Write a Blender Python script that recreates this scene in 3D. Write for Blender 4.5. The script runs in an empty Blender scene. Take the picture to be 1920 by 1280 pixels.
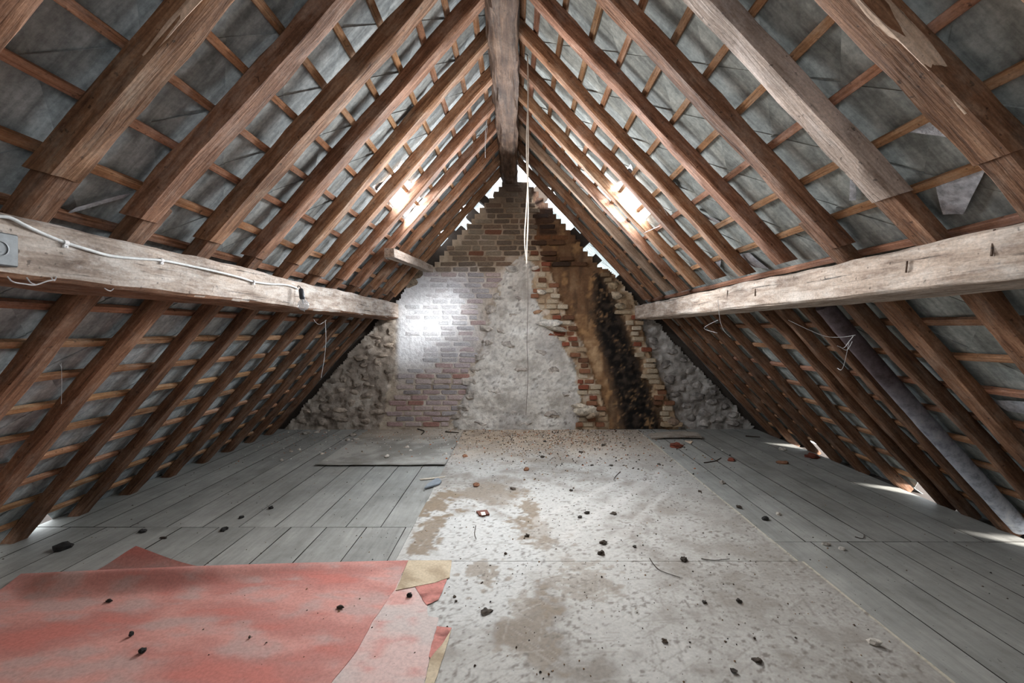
import bpy, bmesh, math, random
from mathutils import Vector, Matrix, noise
random.seed(7)
C = bpy.context.scene.collection
SC = bpy.context.scene

# ------------------------------------------------------------------ scale
# One "wall unit" is 1/185 of the eye height; the far gable stands 853 units away.
EYE = 1.4
S = EYE / 185.0
D = 853.3 * S            # distance of the far gable, about 6.46 m
CX, CY = 968.0, 620.0    # vanishing point of the attic's length


def floor_at(px, py, z=0.0):
    d = (185.0 - z / S) / (py - CY)
    return Vector(((px - CX) * d * S, d * D, z))


def at(px, py, d):
    return Vector(((px - CX) * d * S, d * D, EYE + (CY - py) * d * S))


def lin(r, g, b):
    def f(v):
        v = v / 255.0
        return v / 12.92 if v <= 0.04045 else ((v + 0.055) / 1.055) ** 2.4
    return (f(r), f(g), f(b), 1.0)


# ------------------------------------------------------------------ camera, world, lights
cam = bpy.data.cameras.new('camera')
camo = bpy.data.objects.new('camera', cam)
C.objects.link(camo)
camo.location = (0, 0, EYE)
camo.rotation_euler = (math.pi / 2, 0, 0)
cam.lens = 16.0
cam.sensor_width = 36.0
cam.shift_x = -8.0 / 1920
cam.shift_y = -20.0 / 1920
cam.clip_start = 0.02
SC.camera = camo

w = bpy.data.worlds.new('world')
SC.world = w
w.use_nodes = True
bg = w.node_tree.nodes['Background']
bg.inputs[0].default_value = (0.86, 0.93, 1.0, 1)
bg.inputs[1].default_value = 3.0

SC.view_settings.view_transform = 'Standard'
SC.view_settings.look = 'None'
SC.view_settings.gamma = 1.0
SC.view_settings.use_curve_mapping = False
SC.view_settings.exposure = 0.54


def light(name, kind, energy, loc, aim, color=(1, 1, 1), **kw):
    l = bpy.data.lights.new(name, kind)
    l.energy = energy
    l.color = color
    for k, v in kw.items():
        setattr(l, k, v)
    o = bpy.data.objects.new(name, l)
    C.objects.link(o)
    o.location = loc
    o.rotation_euler = (Vector(aim) - Vector(loc)).to_track_quat('-Z', 'Y').to_euler()
    return o


# sun coming in low over the right slope, through the right skylight on to the gable
sun_dir = Vector((-2.42, 2.12, -1.14)).normalized()
light('sun', 'SUN', 17.0, -sun_dir * 10, (0, 0, 0), (1.0, 0.97, 0.93), angle=math.radians(11))
# daylight of the two skylights
SKY_W = 95.0
# added fill lamps with no visible source, at the near end and mid-room
light('near_fill', 'AREA', 2.5, (0, -0.75, 1.75), (0, 3, 1.6), (0.97, 0.98, 1.0), shape='RECTANGLE', size=1.2, size_y=1.0)
light('midroom_fill', 'POINT', 27.0, (-0.15, 3.3, 2.25), (0, 4.1, 0), (1.0, 0.97, 0.94), shadow_soft_size=0.15)
light('ridge_gap_daylight', 'AREA', 78.0, (0.05, 6.05, 2.2), (0.0, 2.0, 2.2), (0.96, 0.98, 1.0), shape='RECTANGLE', size=0.7, size_y=0.8, spread=math.radians(105))


# ------------------------------------------------------------------ node materials
class NT:
    def __init__(self, name, rough=0.85):
        self.m = bpy.data.materials.new(name)
        self.m.use_nodes = True
        self.t = self.m.node_tree
        self.b = self.t.nodes['Principled BSDF']
        self.b.inputs['Roughness'].default_value = rough
        self.b.inputs['Specular IOR Level'].default_value = 0.25

    def n(self, kind, **kw):
        x = self.t.nodes.new('ShaderNode' + kind)
        for k, v in kw.items():
            if k.startswith('i_'):
                x.inputs[int(k[2:])].default_value = v
            else:
                setattr(x, k, v)
        return x

    def l(self, a, b):
        self.t.links.new(a, b)

    def coord(self, kind='Object', scale=(1, 1, 1), rnd=True):
        tc = self.n('TexCoord')
        mp = self.n('Mapping')
        mp.inputs['Scale'].default_value = scale
        self.l(tc.outputs[kind], mp.inputs['Vector'])
        if rnd:
            oi = self.n('ObjectInfo')
            mu = self.n('Math', operation='MULTIPLY')
            mu.inputs[1].default_value = 37.0
            self.l(oi.outputs['Random'], mu.inputs[0])
            cb = self.n('CombineXYZ')
            for i in range(3):
                self.l(mu.outputs[0], cb.inputs[i])
            self.l(cb.outputs[0], mp.inputs['Location'])
        return mp.outputs[0]

    def noise(self, vec, scale, detail=5, rough=0.6, dist=0.0):
        x = self.n('TexNoise')
        x.inputs['Scale'].default_value = scale
        x.inputs['Detail'].default_value = detail
        x.inputs['Roughness'].default_value = rough
        x.inputs['Distortion'].default_value = dist
        self.l(vec, x.inputs['Vector'])
        return x.outputs['Fac']

    def ramp(self, fac, stops):
        x = self.n('ValToRGB')
        e = x.color_ramp.elements
        while len(e) < len(stops):
            e.new(0.5)
        for q, (p, c) in zip(e, stops):
            q.position = p
            q.color = c if len(c) == 4 else (*c, 1)
        self.l(fac, x.inputs[0])
        return x.outputs[0]

    def mix(self, a, b, fac=1.0, mode='MIX'):
        x = self.n('Mix', data_type='RGBA', blend_type=mode)
        for sock, v in ((x.inputs[0], fac), (x.inputs[6], a), (x.inputs[7], b)):
            if hasattr(v, 'is_linked'):
                self.l(v, sock)
            else:
                sock.default_value = v
        return x.outputs[2]

    def bump(self, h, strength=0.4, dist=0.01):
        x = self.n('Bump')
        x.inputs['Strength'].default_value = strength
        x.inputs['Distance'].default_value = dist
        self.l(h, x.inputs['Height'])
        self.l(x.outputs[0], self.b.inputs['Normal'])

    def color(self, c):
        if hasattr(c, 'is_linked'):
            self.l(c, self.b.inputs['Base Color'])
        else:
            self.b.inputs['Base Color'].default_value = c


def g(v):
    return (v, v, v, 1)


def wood(name, dark, mid, light_, dust=0.25, dustcol=(0.55, 0.50, 0.45, 1), grain=(1.3, 16, 16), cracks=0.5, bump=0.5):
    k = NT(name, 0.82)
    v = k.coord('Object', grain)
    v2 = k.coord('Object', (1, 1, 1))
    f1 = k.noise(v, 3.0, 6, 0.65, 0.6)
    base = k.ramp(f1, [(0.25, dark), (0.5, mid), (0.78, light_)])
    # broad tone patches
    f2 = k.noise(v2, 1.7, 4, 0.6)
    base = k.mix(base, k.ramp(f2, [(0.3, g(0.55)), (0.7, g(1.25))]), 1.0, 'MULTIPLY')
    # thin dark drying cracks and worm holes
    v3 = k.coord('Object', (0.9, 26, 26))
    f3 = k.noise(v3, 2.2, 3, 0.5, 0.3)
    base = k.mix(base, k.ramp(f3, [(0.30, g(0.18)), (0.37, g(1))]), cracks, 'MULTIPLY')
    f5 = k.noise(v2, 42, 2, 0.5)
    base = k.mix(base, k.ramp(f5, [(0.27, g(0.25)), (0.33, g(1))]), 0.8, 'MULTIPLY')
    # dust
    f4 = k.noise(k.coord('Object', (2, 5, 5)), 2.5, 6, 0.7)
    dm = k.ramp(f4, [(0.48, g(0)), (0.72, g(dust))])
    base = k.mix(base, dustcol, dm)
    f6 = k.noise(k.coord('Object', (2, 3, 3)), 34, 4, 0.7)
    base = k.mix(base, k.ramp(f6, [(0.3, g(0.72)), (0.7, g(1.22))]), 0.9, 'MULTIPLY')
    oi = k.n('ObjectInfo')
    base = k.mix(base, oi.outputs['Color'], 1.0, 'MULTIPLY')
    k.color(base)
    add = k.mix(f1, f3, 0.5)
    k.bump(add, bump, 0.012)
    return k.m


M = {}
M['rafter'] = wood('rafter_wood', (0.070, 0.030, 0.016), (0.240, 0.118, 0.064), (0.45, 0.255, 0.155), 0.34, (0.52, 0.42, 0.34, 1))
M['lath'] = wood('lath_wood', (0.15, 0.065, 0.030), (0.39, 0.20, 0.105), (0.58, 0.36, 0.22), 0.35, (0.6, 0.5, 0.42, 1), grain=(1.0, 26, 26), bump=0.3)
M['pale'] = wood('pale_hewn_wood', (0.25, 0.185, 0.135), (0.52, 0.42, 0.33), (0.74, 0.64, 0.54), 0.5, (0.74, 0.68, 0.61, 1), cracks=0.6)
M['oldgrey'] = wood('grey_weathered_wood', (0.16, 0.10, 0.07), (0.50, 0.41, 0.34), (0.80, 0.74, 0.68), 0.6, (0.76, 0.73, 0.69, 1), grain=(1.1, 7, 7), cracks=1.0, bump=1.0)
M['ridge'] = wood('ridge_wood', (0.025, 0.013, 0.008), (0.070, 0.037, 0.021), (0.19, 0.115, 0.07), 0.28, (0.36, 0.28, 0.22, 1), grain=(0.8, 9, 9), cracks=0.9, bump=1.0)
M['board'] = wood('old_board_wood', (0.14, 0.11, 0.085), (0.33, 0.28, 0.23), (0.50, 0.45, 0.38), 0.4)


def vcol_mat(name, rough=0.9, fine=60.0, amt=0.35, bump=0.5, dist=0.008, speck=0.0):
    k = NT(name, rough)
    vc = k.n('VertexColor', layer_name='Col')
    v = k.coord('Object', (1, 1, 1), False)
    f = k.noise(v, fine, 5, 0.65)
    c = k.mix(vc.outputs[0], k.ramp(f, [(0.25, g(1 - amt * 1.6)), (0.55, g(1.0)), (0.8, g(1 + amt))]), 1.0, 'MULTIPLY')
    if speck:
        f2 = k.noise(v, fine * 1.6, 2, 0.5)
        c = k.mix(c, k.ramp(f2, [(0.30, g(0.2)), (0.36, g(1))]), speck, 'MULTIPLY')
    k.color(c)
    k.bump(f, bump, dist)
    return k.m


M['mortar'] = vcol_mat('gable_mortar', 0.95, 22.0, 0.16, 0.8, 0.02)
M['sheet'] = vcol_mat('stained_hardboard', 0.8, 60.0, 0.13, 0.12, 0.003, 0.0)
M['lino'] = vcol_mat('faded_red_lino', 0.75, 70.0, 0.16, 0.12, 0.003)
M['crumb'] = vcol_mat('crumb_mix', 0.95, 90.0, 0.2, 0.3, 0.003)


def objcol_mat(name, rough=0.9, scale=30.0, amt=0.35, bump=0.6, dist=0.006, metal=0.0):
    k = NT(name, rough)
    oi = k.n('ObjectInfo')
    v = k.coord('Object', (1, 1, 1))
    f = k.noise(v, scale, 5, 0.65)
    f2 = k.noise(v, scale * 0.25, 3, 0.6)
    c = k.mix(oi.outputs['Color'], k.ramp(f, [(0.25, g(1 - amt * 1.5)), (0.55, g(1.0)), (0.8, g(1 + amt))]), 1.0, 'MULTIPLY')
    c = k.mix(c, k.ramp(f2, [(0.3, g(1 - amt)), (0.7, g(1 + amt * 0.6))]), 1.0, 'MULTIPLY')
    k.color(c)
    k.b.inputs['Metallic'].default_value = metal
    k.bump(f, bump, dist)
    return k.m


M['brick'] = objcol_mat('old_brick', 0.92, 38.0, 0.38, 0.8, 0.006)
M['stone'] = objcol_mat('rubble_stone', 0.95, 22.0, 0.4, 1.0, 0.012)
M['plain'] = objcol_mat('dull_surface', 0.8, 60.0, 0.15, 0.2, 0.002)
M['white_plastic'] = objcol_mat('painted_plastic', 0.45, 80.0, 0.06, 0.05, 0.001)


def make_slate():
    k = NT('fibre_cement_slate', 0.85)
    oi = k.n('ObjectInfo')
    v = k.coord('Object', (1, 1, 1))
    v2 = k.coord('Object', (3, 26, 3))
    f = k.noise(v, 9, 6, 0.7)
    c = k.ramp(f, [(0.22, lin(122, 128, 129)), (0.5, lin(172, 177, 177)), (0.78, lin(212, 215, 213))])
    f2 = k.noise(v2, 1.0, 4, 0.6, 0.5)
    c = k.mix(c, k.ramp(f2, [(0.35, g(0.60)), (0.6, g(1.08))]), 0.8, 'MULTIPLY')
    f4 = k.noise(v, 48, 4, 0.7)
    c = k.mix(c, k.ramp(f4, [(0.3, g(0.78)), (0.7, g(1.15))]), 1.0, 'MULTIPLY')
    c = k.mix(c, oi.outputs['Color'], 1.0, 'MULTIPLY')
    k.color(c)
    k.bump(f, 0.35, 0.006)
    return k.m


M['slate'] = make_slate()


def make_plank():
    k = NT('painted_floor_plank', 0.7)
    oi = k.n('ObjectInfo')
    v = k.coord('Object', (18, 1.5, 18))
    v2 = k.coord('Object', (1, 1, 1))
    f = k.noise(v, 1.8, 5, 0.6, 0.4)
    c = k.ramp(f, [(0.2, lin(138, 136, 131)), (0.5, lin(154, 152, 147)), (0.8, lin(168, 166, 161))])
    f2 = k.noise(v2, 2.2, 6, 0.7)
    c = k.mix(c, k.ramp(f2, [(0.32, g(0.62)), (0.62, g(1.06))]), 0.85, 'MULTIPLY')
    f3 = k.noise(v2, 55, 3, 0.6)
    c = k.mix(c, k.ramp(f3, [(0.28, g(0.30)), (0.34, g(1))]), 0.6, 'MULTIPLY')
    c = k.mix(c, oi.outputs['Color'], 1.0, 'MULTIPLY')
    k.color(c)
    k.bump(f, 0.18, 0.004)
    return k.m


M['plank'] = make_plank()


def simple(name, col, rough=0.6, metal=0.0, **kw):
    k = NT(name, rough)
    v = k.coord('Object', (1, 1, 1))
    f = k.noise(v, 40, 4, 0.6)
    k.color(k.mix(col, k.ramp(f, [(0.3, g(0.8)), (0.7, g(1.1))]), 1.0, 'MULTIPLY'))
    k.b.inputs['Metallic'].default_value = metal
    k.bump(f, 0.1, 0.002)
    return k.m


M['subfloor'] = simple('dark_subfloor', lin(44, 40, 36), 0.95)
M['outer'] = simple('outer_render', lin(74, 66, 60), 0.95)
M['zinc'] = simple('zinc_flashing', lin(150, 154, 158), 0.5, 0.6)
M['steel'] = simple('dull_steel', lin(112, 116, 118), 0.5, 0.35)
M['web'] = simple('cobweb_silk', lin(205, 205, 205), 0.9)


def make_foil():
    k = NT('crinkled_foil', 0.35)
    v = k.coord('Object', (1, 1, 1))
    f = k.noise(v, 28, 5, 0.65)
    k.color(k.ramp(f, [(0.3, lin(150, 154, 162)), (0.7, lin(232, 235, 242))]))
    k.b.inputs['Metallic'].default_value = 0.3
    k.bump(f, 0.9, 0.01)
    return k.m


M['foil'] = make_foil()


def make_glass(name, tint=(1, 1, 1, 1), clear=0.8, haze=0.0):
    m = bpy.data.materials.new(name)
    m.use_nodes = True
    t = m.node_tree
    for n_ in list(t.nodes):
        t.nodes.remove(n_)
    out = t.nodes.new('ShaderNodeOutputMaterial')
    tr = t.nodes.new('ShaderNodeBsdfTransparent')
    tr.inputs[0].default_value = tint
    gl = t.nodes.new('ShaderNodeBsdfGlossy')
    gl.inputs['Roughness'].default_value = 0.05
    fr = t.nodes.new('ShaderNodeLayerWeight')
    fr.inputs[0].default_value = 0.25
    mr = t.nodes.new('ShaderNodeMath')
    mr.operation = 'MULTIPLY'
    mr.inputs[1].default_value = 1 - clear
    t.links.new(fr.outputs['Facing'], mr.inputs[0])
    mx = t.nodes.new('ShaderNodeMixShader')
    t.links.new(mr.outputs[0], mx.inputs[0])
    t.links.new(tr.outputs[0], mx.inputs[1])
    t.links.new(gl.outputs[0], mx.inputs[2])
    last = mx.outputs[0]
    if haze:
        df = t.nodes.new('ShaderNodeBsdfDiffuse')
        df.inputs[0].default_value = (0.8, 0.82, 0.84, 1)
        m2 = t.nodes.new('ShaderNodeMixShader')
        m2.inputs[0].default_value = haze
        t.links.new(last, m2.inputs[1])
        t.links.new(df.outputs[0], m2.inputs[2])
        last = m2.outputs[0]
    t.links.new(last, out.inputs[0])
    return m


M['pane'] = make_glass('dirty_skylight_pane', (0.93, 0.95, 0.97, 1), 0.9)
M['bulb'] = make_glass('bulb_glass', (0.80, 0.82, 0.84, 1), 0.25, 0.22)

# ------------------------------------------------------------------ object helpers


def link_mesh(name, me, mat=None, parent=None, mw=None, smooth=None):
    o = bpy.data.objects.new(name, me)
    C.objects.link(o)
    if mat is not None and not me.materials:
        me.materials.append(mat)
    if smooth is not None:
        for p in me.polygons:
            p.use_smooth = True
        if smooth < 3:
            me.set_sharp_from_angle(angle=smooth)
    if parent is not None:
        o.parent = parent
    if mw is not None:
        o.matrix_world = mw if parent is None else mw
    return o


def mesh_from(verts, faces, name='shape'):
    me = bpy.data.meshes.new(name)
    me.from_pydata([tuple(v) for v in verts], [], faces)
    me.update()
    return me


def bm_mesh(bm, name='shape'):
    me = bpy.data.meshes.new(name)
    bm.to_mesh(me)
    bm.free()
    return me


def thing(o, label, cat, group=None):
    o['label'] = label
    o['category'] = cat
    if group:
        o['group'] = group
    return o


def structure(o):
    o['kind'] = 'structure'
    return o


def empty(name, loc=(0, 0, 0)):
    o = bpy.data.objects.new(name, None)
    C.objects.link(o)
    o.location = loc
    o.empty_display_size = 0.1
    return o


def set_cols(me, cols):
    a = me.color_attributes.new('Col', 'FLOAT_COLOR', 'POINT')
    flat = []
    for c in cols:
        flat.extend((c[0], c[1], c[2], 1.0))
    a.data.foreach_set('color', flat)


def fbm(p, oct=4):
    return noise.fractal(p, 1.0, 2.0, oct, noise_basis='PERLIN_ORIGINAL')


def loft(sec, L, nseg, seed, wob=0.006, jit=0.002, sub=2, bow=(0, 0), taper=1.0, cutA=0.0, cutB=0.0, twist=0.0, skew=0.0):
    """Solid along local X from 0 to L with cross-section sec (y, z); hewn-timber irregularity."""
    pts = []
    n = len(sec)
    for i in range(n):
        a, b = sec[i], sec[(i + 1) % n]
        for q in range(sub):
            f = q / sub
            pts.append((a[0] + (b[0] - a[0]) * f, a[1] + (b[1] - a[1]) * f))
    cy = sum(p[0] for p in pts) / len(pts)
    cz = sum(p[1] for p in pts) / len(pts)
    m = len(pts)
    verts = []
    so = seed * 13.37
    for i in range(nseg + 1):
        f = i / nseg
        x = f * L
        wy = wob * noise.noise(Vector((x * 1.1 + so, 3.1, 0))) * 2 + bow[0] * math.sin(math.pi * f) + skew * f
        wz = wob * noise.noise(Vector((x * 1.1 + so, 9.7, 0))) * 2 + bow[1] * math.sin(math.pi * f)
        sc = 1 + (taper - 1) * f
        tw = twist * f
        for j, (y, z) in enumerate(pts):
            yy, zz = (y - cy) * sc, (z - cz) * sc
            yy, zz = yy * math.cos(tw) - zz * math.sin(tw), yy * math.sin(tw) + zz * math.cos(tw)
            jj = jit * (noise.noise(Vector((x * 5 + so, y * 30, z * 30))) * 1.6)
            r = math.hypot(yy, zz) or 1
            xx = x
            if i == 0:
                xx += cutA * (z - cz)
            if i == nseg:
                xx += cutB * (z - cz)
            verts.append((xx, cy + yy + wy + jj * yy / r, cz + zz + wz + jj * zz / r))
    faces = []
    for i in range(nseg):
        for j in range(m):
            a = i * m + j
            b = i * m + (j + 1) % m
            faces.append((a, b, b + m, a + m))
    faces.append(tuple(range(m - 1, -1, -1)))
    faces.append(tuple(nseg * m + j for j in range(m)))
    me = mesh_from(verts, faces)
    bm = bmesh.new()
    bm.from_mesh(me)
    bmesh.ops.recalc_face_normals(bm, faces=bm.faces)
    bm.to_mesh(me)
    bm.free()
    return me


def rect_sec(wd, z0, z1, ch=0.008):
    h = wd / 2
    return [(-h + ch, z0), (h - ch, z0), (h, z0 + ch), (h, z1 - ch), (h - ch, z1), (-h + ch, z1), (-h, z1 - ch), (-h, z0 + ch)]


def tube_mesh(path, r, sides=8, close=True):
    pts = [Vector(p) for p in path]
    verts, faces = [], []
    rr = r if isinstance(r, (list, tuple)) else [r] * len(pts)
    prev = None
    for i, p in enumerate(pts):
        t = (pts[min(i + 1, len(pts) - 1)] - pts[max(i - 1, 0)]).normalized()
        ref = Vector((0, 0, 1)) if abs(t.z) < 0.9 else Vector((1, 0, 0))
        a = t.cross(ref).normalized() if prev is None else (prev - t * prev.dot(t)).normalized()
        prev = a
        b = t.cross(a)
        for q in range(sides):
            th = 2 * math.pi * q / sides
            verts.append(p + (a * math.cos(th) + b * math.sin(th)) * rr[i])
    for i in range(len(pts) - 1):
        for q in range(sides):
            a0 = i * sides + q
            b0 = i * sides + (q + 1) % sides
            faces.append((a0, b0, b0 + sides, a0 + sides))
    if close:
        faces.append(tuple(range(sides - 1, -1, -1)))
        k = (len(pts) - 1) * sides
        faces.append(tuple(k + q for q in range(sides)))
    return mesh_from(verts, faces)


def smooth_path(pts, n=6):
    pts = [Vector(p) for p in pts]
    out = []
    for i in range(len(pts) - 1):
        p0 = pts[max(i - 1, 0)]
        p1, p2 = pts[i], pts[i + 1]
        p3 = pts[min(i + 2, len(pts) - 1)]
        for q in range(n):
            t = q / n
            out.append(0.5 * ((2 * p1) + (p2 - p0) * t + (2 * p0 - 5 * p1 + 4 * p2 - p3) * t * t + (3 * p1 - p0 - 3 * p2 + p3) * t ** 3))
    out.append(pts[-1])
    return out


def box_mesh(x0, x1, y0, y1, z0, z1, bev=0.0):
    bm = bmesh.new()
    bmesh.ops.create_cube(bm, size=1.0)
    for v in bm.verts:
        v.co = Vector(((x0 + x1) / 2 + v.co.x * (x1 - x0), (y0 + y1) / 2 + v.co.y * (y1 - y0), (z0 + z1) / 2 + v.co.z * (z1 - z0)))
    if bev:
        bmesh.ops.bevel(bm, geom=bm.edges[:], offset=bev, segments=1, affect='EDGES')
    return bm_mesh(bm)


def lump_mesh(seed, sx, sy, sz, rough=0.35, sub=2, flat=True):
    bm = bmesh.new()
    bmesh.ops.create_icosphere(bm, subdivisions=sub, radius=1.0)
    for v in bm.verts:
        f = 1 + rough * noise.noise(v.co * 1.3 + Vector((seed * 7.1, seed * 3.3, 0))) * 1.6 + rough * 0.4 * noise.noise(v.co * 3.4 + Vector((seed, 0, seed)))
        v.co = Vector((v.co.x * f * sx, v.co.y * f * sy, v.co.z * f * sz))
        if flat and v.co.z < -sz * 0.55:
            v.co.z = -sz * 0.55
    return bm_mesh(bm)


# ------------------------------------------------------------------ roof frames
X0 = -5.0
ZAP = 306.0
HR, HB, HS = 0.088, 0.113, 0.122    # rafter depth, batten underside .. top, slate height above rafters' underside


class Slope:
    def __init__(self, sgn, b):
        self.sgn, self.b = sgn, b
        th = math.atan(b)
        self.c, self.s = math.cos(th), math.sin(th)
        self.u = Vector((sgn * self.c, 0, -self.s))
        self.n = Vector((sgn * self.s, 0, self.c))
        self.A = Vector((X0 * S, 0, EYE + ZAP * S))

    def pt(self, t, y, h):
        return self.A + self.u * t + self.n * h + Vector((0, y, 0))

    def t_of(self, ax, h=0.0):
        """slope distance at which |wall x| equals ax, on the plane h above the rafters' underside"""
        dx = (ax + self.sgn * -X0 * 1.0) if False else abs(self.sgn * ax - X0)
        return (dx * S - h * self.s) / self.c

    def frame(self, t, y, h):
        v = Vector((0, self.sgn * 1.0, 0))
        m = Matrix.Identity(4)
        m.col[0][:3] = self.u
        m.col[1][:3] = v
        m.col[2][:3] = self.n
        m.col[3][:3] = self.pt(t, y, h)
        return m


LS = Slope(-1, 1.146)
RS = Slope(1, 1.08)

# ================================================================== SETTING: floor
FL, FR = -455.0 * S, 452.0 * S
SHL, SHR = -97.0 * S, 226.0 * S
floor = link_mesh('floor', box_mesh(FL, FR, -0.9, D + 0.1, -0.16, -0.022), M['subfloor'])
structure(floor)
mid = link_mesh('floor_packing', box_mesh(SHL + 0.004, SHR - 0.004, -0.9, D + 0.05, -0.022, 0.0), M['subfloor'], floor)


def plank(x0, x1, y0, y1, seed, dz=0.0):
    n = 10
    bm = bmesh.new()
    rows = []
    for i in range(n + 1):
        y = y0 + (y1 - y0) * i / n
        wv = 0.0025 * noise.noise(Vector((y * 2, seed, 0)))
        wv2 = 0.0025 * noise.noise(Vector((y * 2, seed + 40, 0)))
        z = dz + 0.002 * noise.noise(Vector((y * 1.2, seed * 2.1, 5)))
        row = []
        for (x, zz) in ((x0 + 0.0024 + wv, -0.022), (x0 + 0.0024 + wv, -0.003 + z), (x0 + 0.0034 + wv, z), (x1 - 0.0034 + wv2, z), (x1 - 0.0024 + wv2, -0.003 + z), (x1 - 0.0024 + wv2, -0.022)):
            row.append(bm.verts.new((x, y, zz)))
        rows.append(row)
    for i in range(n):
        for j in range(6):
            bm.faces.new((rows[i][j], rows[i][(j + 1) % 6], rows[i + 1][(j + 1) % 6], rows[i + 1][j]))
    bm.faces.new(rows[0])
    bm.faces.new(rows[-1][::-1])
    bmesh.ops.recalc_face_normals(bm, faces=bm.faces)
    me = bm_mesh(bm)
    me.materials.append(M['plank'])
    me.materials.append(M['subfloor'])
    for i_, p_ in enumerate(me.polygons):
        if abs(p_.normal.z) < 0.75:
            p_.material_index = 1
    o = link_mesh('floor_plank', me, None, floor)
    return o


edL = [-97, -128, -161, -194, -228, -262, -296, -330, -365, -399, -430, -455]
edL2 = [-97, -104, -141, -178.5, -212, -246, -280, -315, -350, -386, -420, -455]
edR = [226, 254, 285, 316, 347, 379, 411, 452]
edR2 = [226, 258, 290, 321, 352, 383, 414, 452]
JL, JR = 0.503 * D, 0.468 * D
k_ = 0
for ed, y0, y1 in ((edL, JL + 0.003, D + 0.03), (edL2, -0.88, JL - 0.003), (edR, JR + 0.003, D + 0.03), (edR2, -0.88, JR - 0.003)):
    for a, b in zip(ed[:-1], ed[1:]):
        k_ += 1
        o = plank(min(a, b) * S, max(a, b) * S, y0, y1, k_ * 3.7, random.uniform(-0.0015, 0.001))
        v = random.uniform(0.90, 1.06)
        o.color = (v * 0.99, v, v * 0.985, 1)

# ================================================================== SETTING: far gable wall


def edge(pts, y):
    if y <= pts[0][0]:
        return pts[0][1]
    for (ya, xa), (yb, xb) in zip(pts[:-1], pts[1:]):
        if y <= yb:
            return xa + (xb - xa) * (y - ya) / (yb - ya)
    return pts[-1][1]


E_LR = [(500, 760), (560, 747), (640, 742), (700, 736), (760, 722), (805, 712)]
E_PL = [(470, 984), (505, 955), (530, 938), (560, 930), (600, 916), (640, 908), (690, 890), (740, 872), (805, 852)]
E_PR = [(470, 992), (560, 1002), (620, 1038), (660, 1062), (700, 1083), (760, 1090), (805, 1082)]
E_TL = [(455, 1004), (500, 1030), (560, 1050), (620, 1080), (660, 1096), (700, 1112), (760, 1132), (805, 1142)]
E_SL = [(512, 1112), (600, 1108), (660, 1126), (720, 1146), (810, 1166)]
E_SR = [(512, 1132), (570, 1162), (640, 1188), (720, 1221), (810, 1250)]
E_TR = [(490, 1142), (550, 1186), (600, 1202), (660, 1218), (720, 1244), (780, 1268), (810, 1280)]


def region(x, y):
    if y > 505 and x < edge(E_LR, y):
        return 'rubble_left'
    if x > edge(E_TR, y) and y > 490:
        return 'rubble_right'
    if y > 512 and edge(E_SL, y) < x < edge(E_SR, y):
        return 'soot'
    if y > 512 and edge(E_SR, y) <= x <= edge(E_TR, y):
        return 'tooth_right'
    jg = 7 * noise.noise(Vector((0, y * 0.07, 5))) + 5 * noise.noise(Vector((0, y * 0.21, 15)))
    if y > 475 and edge(E_PL, y) + jg < x < edge(E_PR, y):
        return 'plaster'
    if y > 455 and edge(E_PR, y) <= x <= edge(E_TL, y):
        return 'tooth_left'
    if y > 455 and x > edge(E_TL, y):
        return 'flue'
    if x > 1000:
        return 'upper_right'
    return 'bricks'


def sm(a, b, v):
    t = max(0.0, min(1.0, (v - a) / (b - a)))
    return t * t * (3 - 2 * t)


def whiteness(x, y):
    """lime wash left on the brickwork, with light bloom painted into its white"""
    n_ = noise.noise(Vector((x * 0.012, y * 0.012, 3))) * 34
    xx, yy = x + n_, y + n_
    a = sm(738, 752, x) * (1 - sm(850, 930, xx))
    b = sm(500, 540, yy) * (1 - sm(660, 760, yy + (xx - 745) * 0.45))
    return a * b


COLS = {
    'rubble_left': (lin(160, 148, 136), lin(112, 100, 90), lin(192, 182, 170)),
    'rubble_right': (lin(164, 157, 150), lin(114, 107, 101), lin(196, 190, 184)),
    'soot': (lin(26, 23, 21), lin(10, 9, 9), lin(128, 100, 68)),
    'tooth_right': (lin(178, 152, 122), lin(118, 90, 66), lin(210, 196, 176)),
    'tooth_left': (lin(182, 158, 130), lin(128, 96, 70), lin(215, 203, 188)),
    'plaster': (lin(206, 200, 190), lin(166, 158, 148), lin(228, 224, 216)),
    'flue': (lin(146, 112, 80), lin(92, 66, 46), lin(190, 158, 122)),
    'upper_right': (lin(112, 82, 58), lin(58, 42, 34), lin(160, 124, 88)),
    'bricks': (lin(186, 172, 154), lin(134, 118, 102), lin(212, 202, 190)),
}


def mixc(a, b, t):
    return tuple(a[i] + (b[i] - a[i]) * t for i in range(3))


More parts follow.
